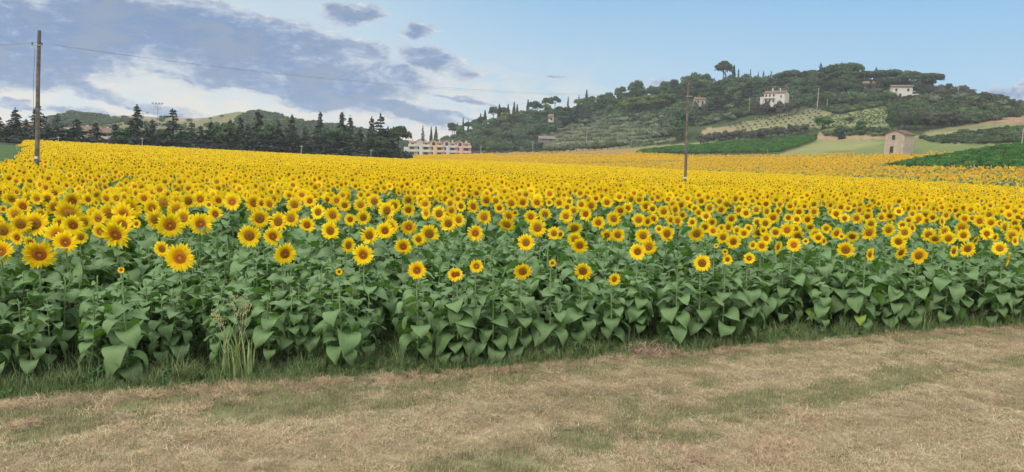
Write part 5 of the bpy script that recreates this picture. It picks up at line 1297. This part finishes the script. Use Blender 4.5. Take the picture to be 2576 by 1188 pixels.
# ------------------------------------------------------------------ buildings
M_plw = pmat('white_plaster', (.52, .51, .48), .85, .2, 1.5, .08); M_plb = pmat('beige_plaster', (.33, .29, .24), .85, .2, 1.5, .1)
M_tile = pmat('roof_tile', (.22, .135, .11), .85, .15, 3.0, .35, bump=(9, .6, .05)); M_tileb = pmat('brown_tile', (.15, .105, .085), .85, .15, 3, .3, bump=(9, .6, .05))
M_dark = pmat('dark_glass', (.015, .018, .022), .15, .5); M_frame = pmat('brown_frame', (.10, .055, .035), .6, .3); M_conc = pmat('concrete', (.42, .41, .38), .85, .2, 3, .15)
def prism(mb, x0, x1, y0, y1, z0, ze, zr, mi=0, ridge='y'):
    "walls with two gables; ridge along y: gables face -y and +y"
    if ridge == 'y':
        xm = (x0+x1)/2
        V = [(x0, y0, z0), (x1, y0, z0), (x1, y0, ze), (xm, y0, zr), (x0, y0, ze), (x0, y1, z0), (x1, y1, z0), (x1, y1, ze), (xm, y1, zr), (x0, y1, ze)]
    else:
        ym = (y0+y1)/2
        V = [(x1, y0, z0), (x1, y1, z0), (x1, y1, ze), (x1, ym, zr), (x1, y0, ze), (x0, y0, z0), (x0, y1, z0), (x0, y1, ze), (x0, ym, zr), (x0, y0, ze)]
    mb.add(V, [(0, 1, 2, 4), (5, 9, 7, 6), (0, 4, 9, 5), (1, 6, 7, 2)], mi); mb.add([V[4], V[2], V[3], V[9], V[7], V[8]], [(0, 1, 2), (3, 5, 4)], mi)
def gable_roof(mb, x0, x1, y0, y1, ze, zr, oh=.4, th=.18, ridge='y', mi=0):
    if ridge == 'x':
        m2 = MB(); gable_roof(m2, y0, y1, x0, x1, ze, zr, oh, th, 'y', mi)
        for V, Fc in zip(m2.V, m2.F): mb.add(np.asarray(V)[:, [1, 0, 2]], Fc-np.where(Fc >= 0, Fc[Fc >= 0].min(), 0), mi)
        return
    xm = (x0+x1)/2; sl = (zr-ze)/(xm-x0)
    for s in (-1, 1):
        xe = xm + s*((x1-x0)/2+oh); z_e = zr - sl*abs(xe-xm)+.03; z_r = zr+.03
        V = [(xe, y0-oh, z_e), (xm, y0-oh, z_r), (xm, y1+oh, z_r), (xe, y1+oh, z_e)]; V += [(a, b, c+th) for a, b, c in V]
        mb.add(V, [(0, 1, 2, 3), (4, 7, 6, 5), (0, 4, 5, 1), (1, 5, 6, 2), (2, 6, 7, 3), (3, 7, 4, 0)], mi)
def opening(root, x, z, w, h, y=0, name='window', arch=False, axis='y', glass=None, frame=None):
    "a framed opening on the wall plane (axis y: wall facing -y at y; axis x: wall facing +x at x=y)"
    mb = MB(); f = .07; d = .06
    def bx(a0, a1, b0, b1, c0, c1):
        if axis == 'y': box(mb, a0, a1, y+b0, y+b1, c0, c1)
        else: box(mb, y-b1, y-b0, a0, a1, c0, c1)
    bx(x-w/2-f, x-w/2, -d, .02, z-f, z+h+f); bx(x+w/2, x+w/2+f, -d, .02, z-f, z+h+f); bx(x-w/2, x+w/2, -d, .02, z+h, z+h+f); bx(x-w/2, x+w/2, -d, .02, z-f, z)
    o = link(name, mb.mesh(name, frame or M_frame), root)
    m2 = MB(); mb = m2
    bx(x-w/2, x+w/2, -.03, .03, z, z+h)
    if arch:
        n = 8; V = [(x+w/2*math.cos(math.pi*i/n), y-.03, z+h+w*.28*math.sin(math.pi*i/n)) for i in range(n+1)]
        V2 = [(a, b+.06, c) for a, b, c in V]
        mb.add(V+V2, [(i, i+1, n+1+i+1, n+1+i) for i in range(n)]); mb.add(V+[(x, y-.03, z+h)], [(i+1, i, n+1) for i in range(n)])
    link('pane', m2.mesh('pane', glass or M_dark), o)
    return o
def place(name, px, py, r, yaw, label, cat='house', group=None, sink=.0, face=True):
    a, t = ray(px, py); a = float(a); x, y = math.sin(a)*r, math.cos(a)*r
    z = CAMZ + float(t)*r
    root = empty(name, (x, y, z-sink), (-a if face else 0) + R(yaw)); tag(root, label, cat, group); return root
def stone_mat():
    m = bpy.data.materials.new('worn_stone_plaster'); m.use_nodes = True; nt = m.node_tree; nt.nodes.clear(); T = NT(nt)
    out = T.n('ShaderNodeOutputMaterial'); b = T.n('ShaderNodeBsdfPrincipled'); b.inputs['Roughness'].default_value = .95; b.inputs['Specular IOR Level'].default_value = .05
    tc = T.n('ShaderNodeTexCoord'); vo = T.n('ShaderNodeTexVoronoi'); vo.inputs['Scale'].default_value = 2.6; T.l(tc.outputs['Object'], vo.inputs['Vector'])
    n1 = T.noise(tc.outputs['Object'], .9, 5, .6); n2 = T.noise(tc.outputs['Object'], 5, 4, .6)
    c = T.mix(T.ss(vo.outputs[0], .05, .5), (.30, .235, .18), (.36, .31, .26)); c = T.mix(T.ss(n1, .45, .6), c, (.42, .36, .30)); c = T.mix(T.m('MULTIPLY', T.ss(n2, .55, .75), .5), c, (.24, .17, .12))
    T.l(c, b.inputs['Base Color']); T.l(b.outputs[0], out.inputs[0]); return m
def build_barn():
    r = 246; base = (2259, 389)
    root = place('barn', 2259, 389.5, r, -24, 'small derelict two-storey stone barn with tiled gable roof, alone in the meadow', 'barn', sink=.1)
    w, L, H, HR = 5.3, 6.7, 5.9, 7.0; sm = stone_mat()
    mb = MB(); prism(mb, -w/2, w/2, -L/2, L/2, -1.5, H, HR); link('wall', mb.mesh('wall', sm), root)
    mb = MB(); gable_roof(mb, -w/2, w/2, -L/2, L/2, H, HR, .28, .16); 
    for k in range(22):
        y = -L/2-.25+k*(L+.5)/21
        for s in (-1, 1): tube(mb, [(0, y, HR+.2), (s*(w/2+.28), y, H+.10)], .07, 5)
    link('roof', mb.mesh('roof', M_tileb), root)
    opening(root, -.25, 4.35, .75, 1.25, -L/2); opening(root, -.55, .35, .85, 2.0, -L/2, 'door'); 
    opening(root, .6, 4.2, .35, 1.3, w/2, 'window', axis='x', glass=M_conc, frame=sm)
build_barn()

M_bark2 = pmat('old_board', (.16, .15, .14), .9, .1, 4, .3)
def villa():
    root = place('villa', 1949, 257, 400, -20, 'white two-storey villa with shallow brown roof and side balcony, among pines on the hill', 'house', sink=1.0)
    mb = MB(); prism(mb, -6, 7.6, -4.2, 4.2, -2, 6.6, 8.0, ridge='x'); link('wall', mb.mesh('wall', M_plw), root)
    mb = MB(); gable_roof(mb, -6, 7.6, -4.2, 4.2, 6.6, 8.0, .6, .2, 'x'); rf = link('roof', mb.mesh('roof', M_tileb), root)
    for cx in (-2, 3): mb = MB(); box(mb, cx-.35, cx+.35, -.4, .4, 8, 9.6); box(mb, cx-.45, cx+.45, -.5, .5, 9.6, 9.75); link('chimney', mb.mesh('chimney', M_plw), rf)
    for x in (-4.6, -2.2, .4): opening(root, x, 4.2, 1.0, 1.5, -4.2); opening(root, x, .8, 1.0, 1.8, -4.2)
    opening(root, 5.2, 3.6, .7, 1.4, -4.2)
    mb = MB(); box(mb, -6.8, 1.6, -5.6, -4.2, 3.2, 3.4); box(mb, -6.8, 1.6, -5.6, -5.48, 3.4, 4.1); [box(mb, x-.12, x+.12, -5.5, -5.26, -2, 3.2) for x in (-6.6, -2.6, 1.4)]
    link('balcony', mb.mesh('balcony', M_plw), root)
    mb = MB(); box(mb, -9, -6, -3, 3, -2, 4.6); an = link('annex', mb.mesh('annex', M_plw), root); mb = MB(); box(mb, -9.4, -6.02, -3.4, 3.4, 4.6, 4.85); link('annex_roof', mb.mesh('annex_roof', M_tileb), an)
    root.scale = (.76, .76, .80)
    root = place('villa', 2264, 243, 410, 12, 'cream house with dark-edged low roof, half hidden behind leaning pines on the hilltop', 'house', sink=1.2)
    root.scale = (.85, .85, .85)
    mb = MB(); prism(mb, -5.2, 5.2, -4, 4, -2, 6.6, 7.6, ridge='x'); link('wall', mb.mesh('wall', M_plw), root)
    mb = MB(); gable_roof(mb, -5.2, 5.2, -4, 4, 6.6, 7.6, .7, .25, 'x'); link('roof', mb.mesh('roof', M_tileb), root)
    opening(root, -3.2, 4, 1, 1.4, -4); opening(root, 2.9, 4, 1, 1.4, -4); opening(root, -1, .6, 1.2, 2, -4, 'door')
    mb = MB(); prism(mb, 5.22, 8.6, -3, 3, -2, 2.6, 3.1, ridge='x'); link('annex', mb.mesh('annex', M_plw), root)
    for (px, py, r, yw, ww, hh, mat, lb) in ((1758, 263, 425, 15, 5.4, 3.0, M_plb, 'small beige house with red chimney just right of the right pole'),
                                            (1386, 302, 430, -10, 2.4, 2.4, M_conc, 'tiny white hut between dark cedars on the lower slope'),
                                            (1374, 353, 402, 12, 8.5, 1.2, M_bark2, 'long low shed with grey roof among bushes above the olive row'),
                                            (2192, 222, 440, 5, 9., 2.6, M_plb, 'low long house with brown roof glimpsed between hilltop pines')):
        root = place('hillside_house' if hh > 2.5 else 'shed', px, py, r, yw, lb, 'house' if hh > 2.5 else 'shed', sink=.4)
        mb = MB(); prism(mb, -ww/2, ww/2, -2.6, 2.6, -1, hh, hh+1.2, ridge='x'); link('wall', mb.mesh('wall', mat), root)
        mb = MB(); gable_roof(mb, -ww/2, ww/2, -2.6, 2.6, hh, hh+1.2, .4, .15, 'x'); rf = link('roof', mb.mesh('roof', M_tileb if hh > 2.3 else M_bark2), root)
        opening(root, -ww*.25, hh*.35, .8, hh*.35, -2.6); opening(root, ww*.22, hh*.05, .9, hh*.6, -2.6, 'door')
        if 'chimney' in lb: mb = MB(); box(mb, -.4, .4, -.4, .4, hh+.9, hh+2.1); link('chimney', mb.mesh('chimney', M_tile), rf)
villa()

def apartments():
    r = 432; root = place('apartment_block', 1101, 391, r, 4, 'three-storey terraced block in white, orange, grey and pink with gabled bays and balconies', 'apartment block', sink=.3)
    pl = {'w': M_plw, 'o': pmat('orange_plaster', (.56, .41, .30), .85, .2, 1, .08), 'g': pmat('lilac_plaster', (.50, .45, .45), .85, .2, 1, .08), 'p': pmat('pink_plaster', (.57, .36, .32), .85, .2, 1, .08)}
    k = 1/50.0*1.0; X = lambda c: (c-1208)*k*.985; H = 6.35
    bays = [(225, 360, 'w', 5.0), ]
    mb = MB(); box(mb, X(225), X(360)-.02, .2, 9, -1, 4.6); link('wing', mb.mesh('wing', M_plw), root)
    tow = [(590, 762, 'w'), (990, 1172, 'o'), (1370, 1552, 'g'), (1760, 1942, 'p')]
    bal = [(360, 590, 'w'), (762, 990, 'w'), (1172, 1370, 'o'), (1552, 1760, 'g'), (1942, 2190, 'p')]
    for i, (a, b, c) in enumerate(tow):
        x0, x1 = X(a), X(b); mb = MB(); prism(mb, x0, x1, 0, 9.5, -1, 8.0, 9.1); bt = link('gabled_bay', mb.mesh('gabled_bay', pl[c]), root)
        mb = MB(); gable_roof(mb, x0, x1, 0, 9.5, 8.0, 9.1, .35, .2); link('bay_roof', mb.mesh('bay_roof', M_tile), bt)
        w = x1-x0
        for z in (.5, 3.4): opening(root, x0+w*.28, z, .85, 1.55, 0)
        if i == 0:
            for q in (-.72, 0, .72): opening(root, (x0+x1)/2+q, 6.1, .42, 1.7, 0, frame=M_plw, glass=pmat('pale_glass', (.35, .36, .36), .3, .4))
        else: opening(root, (x0+x1)/2, 6.0, w*.52, 1.5, 0, arch=True, glass=M_dark, frame=pl[c])
    for i, (a, b, c) in enumerate(bal):
        x0, x1 = X(a)+.02, X(b)-.02; w = x1-x0; last = i == 4
        mb = MB(); box(mb, x0, x1, .6, 9.2, -1, 6.25); link('recessed_bay', mb.mesh('recessed_bay', pl[c]), root)
        for z in (2.2, 5.1):
            mb = MB(); box(mb, x0+.05, x1-.05, -.75, .58, z-.15, z); box(mb, x0+.05, x1-.05, -.75, -.60, z, z+1.15); box(mb, x0+.05, x0+.2, -.6, .58, z, z+1.15); box(mb, x1-.2, x1-.05, -.6, .58, z, z+1.15)
            link('balcony', mb.mesh('balcony', pl[c]), root)
        for z in (.1, 3.4): opening(root, x0+w*.40, z, w*.52, 1.45, .6)
        mb = MB(); xm0, xm1 = x0+.1, x1-.1
        # sloping roof behind the upper terrace
        V = [(xm0, 2.6, 6.9), (xm1, 2.6, 6.9), (xm1, 6.0, 8.0), (xm0, 6.0, 8.0), (xm1, 9.3, 6.9), (xm0, 9.3, 6.9)]
        V += [(p[0], p[1], p[2]+.2) for p in V]
        mb.add(V, [(0, 1, 2, 3), (3, 2, 4, 5), (6, 9, 8, 7), (9, 11, 10, 8), (0, 6, 7, 1), (5, 4, 10, 11), (0, 3, 9, 6), (1, 7, 8, 2), (3, 5, 11, 9), (2, 8, 10, 4)]); rf = link('roof', mb.mesh('roof', M_tile), root)
        mb = MB(); box(mb, (xm0+xm1)/2-.4, (xm0+xm1)/2+.4, 5.2, 6, 7.6, 9.1); box(mb, (xm0+xm1)/2-.5, (xm0+xm1)/2+.5, 5.1, 6.1, 9.1, 9.25); link('chimney', mb.mesh('chimney', M_plw), rf)
        mb = MB(); box(mb, xm0, xm1, 2.9, 3.1, 6.25, 7.1); uw = link('upper_wall', mb.mesh('upper_wall', pl[c]), root)
        opening(root, (xm0+xm1)/2, 6.3, w*.3, .7, 2.9)
apartments()
def left_houses():
    pk = pmat('faded_pink_plaster', (.46, .27, .22), .85, .2, 1.5, .12)
    its = []
    for i, (px, py, r, ww, hh, lb) in enumerate(((66, 352, 250, 5.2, 3.4, 'white and pink house with red roof behind conifers left of the left pole'), (222, 362, 250, 7.5, 4.4, 'pink house with brown tiled roof seen between conifers, the left of the closer pair'),
                                    (272, 366, 250, 7.5, 4.4, 'pink house with white balcony base and brown roof beside the next conifer'), (172, 355, 270, 6, 3.2, 'low roofed house glimpsed behind the cedar right of the left pole'), (828, 345, 420, 7, 3.0, 'distant pale-roofed house on the wooded hill behind the conifers'))):
        a, _ = ray(px, py); x, y = math.sin(a)*r, math.cos(a)*r
        root = empty('house', (x, y, float(ground(x, y))-.2), -float(a)+R(8)); tag(root, lb, 'house')
        hw = {0: 3.6, 1: 3.7, 2: 3.5, 3: 2.6, 4: 3.0}[i]; ww = ww*.8
        mb = MB(); prism(mb, -ww/2, ww/2, -4, 4, -1, hw, hw+1.3, ridge='x'); link('wall', mb.mesh('wall', pk), root)
        mb = MB(); gable_roof(mb, -ww/2, ww/2, -4, 4, hw, hw+1.3, .6, .2, 'x'); rf = link('roof', mb.mesh('roof', M_tileb), root)
        mb = MB(); box(mb, -.3, .3, -.3, .3, hw+.9, hw+1.8); link('chimney', mb.mesh('chimney', M_plw), rf)
        for x_ in (-ww*.25, ww*.25): opening(root, x_, hw*.62, .9, 1.2, -4); opening(root, x_, .5, .9, 1.4, -4)
        mb = MB(); box(mb, -ww/2, ww/2, -5.2, -4.02, hw*.42, hw*.42+.15); box(mb, -ww/2, ww/2, -5.2, -5.1, hw*.42+.15, hw*.42+1.0); link('balcony', mb.mesh('balcony', M_plw), root)
left_houses()

# ------------------------------------------------------------------ poles, wires, masts
M_wood = pmat('weathered_wood', (.135, .122, .112), .9, .1, 3, .35, bump=(25, .6, .02)); M_wire = pmat('wire', (.045, .045, .05), .5, .4); M_metal = pmat('grey_metal', (.33, .34, .34), .45, .5)
M_white = pmat('white_band', (.6, .6, .58), .7, .3)
def big_pole(px, ytop, ybase, r, lean_px, label, cross_y):
    base = at(px, ybase, r); g = float(ground(base.x, base.y)); base.z = g
    top = at(px+lean_px, ytop, r)
    root = empty('utility_pole', base); tag(root, label, 'utility pole', None)
    d = top-base; mb = MB(); tube(mb, [Vector((0, 0, -.3)), d*.3+Vector((.02, 0, 0)), d*.65+Vector((-.02, 0, 0)), d], [.145, .13, .12, .105], 12); link('post', mb.mesh('post', M_wood, True), root)
    c = at(px+lean_px*.9, cross_y, r)-base
    mb = MB(); tube(mb, [c+Vector((-.36, -.18, 0)), c+Vector((.36, -.18, 0))], .03, 6); hb = link('insulator_bracket', mb.mesh('insulator_bracket', M_metal, True), root)
    for s in (-1, 1):
        mb = MB(); q = c+Vector((s*.31, -.18, 0)); tube(mb, [q, q+Vector((0, 0, .05)), q+Vector((0, 0, .09)), q+Vector((0, 0, .16))], [.03, .06, .035, .05], 8); link('insulator', mb.mesh('insulator', M_wire, True), hb)
    mb = MB(); w = d*((1.9)/d.length); w2 = d*(2.05/d.length); tube(mb, [w, w2], .148, 12, cap=False); link('band', mb.mesh('band', M_white, True), root)
    return base, c
def sag(p, q, s, n=28): return [p.lerp(q, i/n) - Vector((0, 0, s*4*(i/n)*(1-i/n))) for i in range(n+1)]
def build_poles():
    b1, c1 = big_pole(88, 77, 404, 58, 11, 'tall weathered wooden utility pole at the left, standing in the sunflowers', 115)
    b2, c2 = big_pole(1723, 206, 458, 70, 9, 'weathered wooden utility pole right of centre, standing in the sunflowers', 243)
    p1, p2 = b1+c1, b2+c2
    end = at(2560, 330, 215)
    ww = []
    for i, s in enumerate((-1, 1)):
        mb = MB(); off = Vector((s*.31, -.18, .17))
        tube(mb, sag(p1+off, p2+Vector((-.1*s, s*.3, .10)), .95+.10*i), .0045, 4)
        o = link('power_line', mb.mesh('power_line', M_wire, True)); tag(o, ['lower of the two thin power lines between the two wooden poles', 'upper of the two thin power lines between the two wooden poles'][i], 'power line', 'power lines')
        mb = MB(); lf = at(-260, 104+3*i, 75); tube(mb, sag(lf, p1+off, .25), .0045, 4)
        o = link('power_line', mb.mesh('power_line', M_wire, True)); tag(o, ['thin wire leaving the left pole past the picture edge, the lower', 'thin wire leaving the left pole past the picture edge, the upper'][i], 'power line', 'power lines')
        mb = MB(); tube(mb, sag(p2+Vector((.1*s, s*.3, .10)), end+Vector((s*.35, 0, 0)), 1.1+.2*i), .010, 4)
        o = link('power_line', mb.mesh('power_line', M_wire, True)); tag(o, ['lower wire falling from the right pole across the hillside', 'upper wire falling from the right pole across the hillside'][i], 'power line', 'power lines')
    mb = MB(); a = b1+c1*1.0; tube(mb, [p1+Vector((-.15, -.17, -.1)), p1+Vector((-.32, -.2, -2.2)), p1+Vector((-.42, -.2, -4.3)), p1+Vector((-.22, -.2, -6.5)), b1+Vector((-.2, -.2, 1))], .012, 4)
    o = link('loose_cable', mb.mesh('loose_cable', M_wire, True)); tag(o, 'loose thin cable hanging down along the left wooden pole', 'cable')
    # slim poles far off: px, top, base, range, radius
    sm = [(2571, 322, 350, 215, .10, 'slim pole by the right picture edge ending the wire'), (2055, 222, 273, 395, .16, 'tall pale pole on the slope right of the white villa'), (2079, 250, 274, 395, .12, 'short pale pole next to the taller one right of the villa'),
          (2408, 214, 247, 440, .16, 'pale pole on the skyline right of the hilltop house'), (1209, 367, 390, 400, .13, 'pale pole just right of the apartment block'), (1475, 332, 355, 400, .13, 'pale pole standing among the olives'),
          (1340, 355, 372, 395, .12, 'small pole left of the olive row'), (1523, 375, 392, 330, .09, 'thin pole at the edge of the withered crop'), (1884, 248, 275, 410, .12, 'dark slim pole left of the white villa'), (1948, 380, 396, 300, .0, ''),
          (147, 342, 358, 203, .07, 'grey fence-like pole below the conifers right of the left pole'), (358, 345, 372, 205, .08, 'grey pole below the floodlight masts'), (758, 365, 386, 208, .08, 'grey pole before the middle conifers'),
          (1126, 372, 392, 420, .0, ''), (933, 376, 398, 214, .07, 'grey pole before the last tall cedars')]
    tops = {}
    for (px, yt, yb, r, rad, lb) in sm:
        if not lb: continue
        b = at(px, yb, r); g = float(ground(b.x, b.y)); t = at(px+1, yt, r)
        root = empty('utility_pole', (b.x, b.y, g)); tag(root, lb, 'utility pole', 'slim far poles'); h = t.z-g
        mb = MB(); tube(mb, [(0, 0, -.3), (0, 0, h*.5), (0, 0, h)], [rad, rad*.9, rad*.7], 7); link('post', mb.mesh('post', M_conc, True), root)
        mb = MB(); box(mb, -.5, .5, -.05, .05, h-.45, h-.35); link('crossarm', mb.mesh('crossarm', M_metal), root)
        tops[px] = Vector((b.x, b.y, g+h-.3))
    for (a, b, s, lb) in ((147, 358, .6, 'thin wire strung before the left conifers'), (358, 758, .8, 'thin wire strung before the middle conifers'), (758, 933, .4, 'thin wire strung before the cedars at the row end')):
        mb = MB(); tube(mb, sag(tops[a], tops[b], s), .02, 4); tag(link('power_line', mb.mesh('power_line', M_wire, True)), lb, 'power line', 'power lines')
    # floodlight masts
    for (px, yt, r, n, lb) in ((399, 262, 232, 4, 'tall grey floodlight mast with four lamps on a round frame, above the conifers'), (362, 285, 222, 2, 'shorter floodlight mast with side lamps left of the taller one')):
        b = at(px, 365, r); g = float(ground(b.x, b.y)); t = at(px+1, yt, r); h = t.z-g
        root = empty('floodlight_mast', (b.x, b.y, g)); tag(root, lb, 'floodlight')
        mb = MB(); tube(mb, [(0, 0, 0), (0, 0, h*.5), (0, 0, h)], [.16, .12, .08], 8); link('mast', mb.mesh('mast', M_metal, True), root)
        w = 1.35 if n == 4 else 1.2; mb = MB(); tube(mb, [(-w, 0, h-.1), (w, 0, h-.1)], .05, 5)
        if n == 4:
            for zz in (h-.9, h-1.5): tube(mb, [(math.cos(q)*.7, math.sin(q)*.7, zz) for q in np.linspace(0, 6.283, 13)], .045, 5)
            for sx in (-.7, .7): tube(mb, [(sx, 0, h-1.5), (sx, 0, h-.1)], .04, 5)
        link('lamp_frame', mb.mesh('lamp_frame', M_metal, True), root)
        for x_ in np.linspace(-w, w, n):
            mb = MB(); box(mb, x_-.24, x_+.24, -.22, .1, h, h+.36); box(mb, x_-.05, x_+.05, -.04, .04, h-.12, h); link('lamp', mb.mesh('lamp', M_metal), root)
build_poles()

# ------------------------------------------------------------------ air
def build_haze():
    m = bpy.data.materials.new('haze_air'); m.use_nodes = True; nt = m.node_tree; nt.nodes.clear()
    out = nt.nodes.new('ShaderNodeOutputMaterial'); v = nt.nodes.new('ShaderNodeVolumePrincipled')
    v.inputs['Color'].default_value = (.80, .90, 1.0, 1); v.inputs['Density'].default_value = .00023; v.inputs['Anisotropy'].default_value = .1
    nt.links.new(v.outputs[0], out.inputs['Volume'])
    mb = MB(); box(mb, -1450, 1450, -1450, 1450, -14, 82)
    tag(link('haze', mb.mesh('haze', m)), 'thin evening haze in the air over the whole view', 'haze', None, 'stuff')
build_haze()
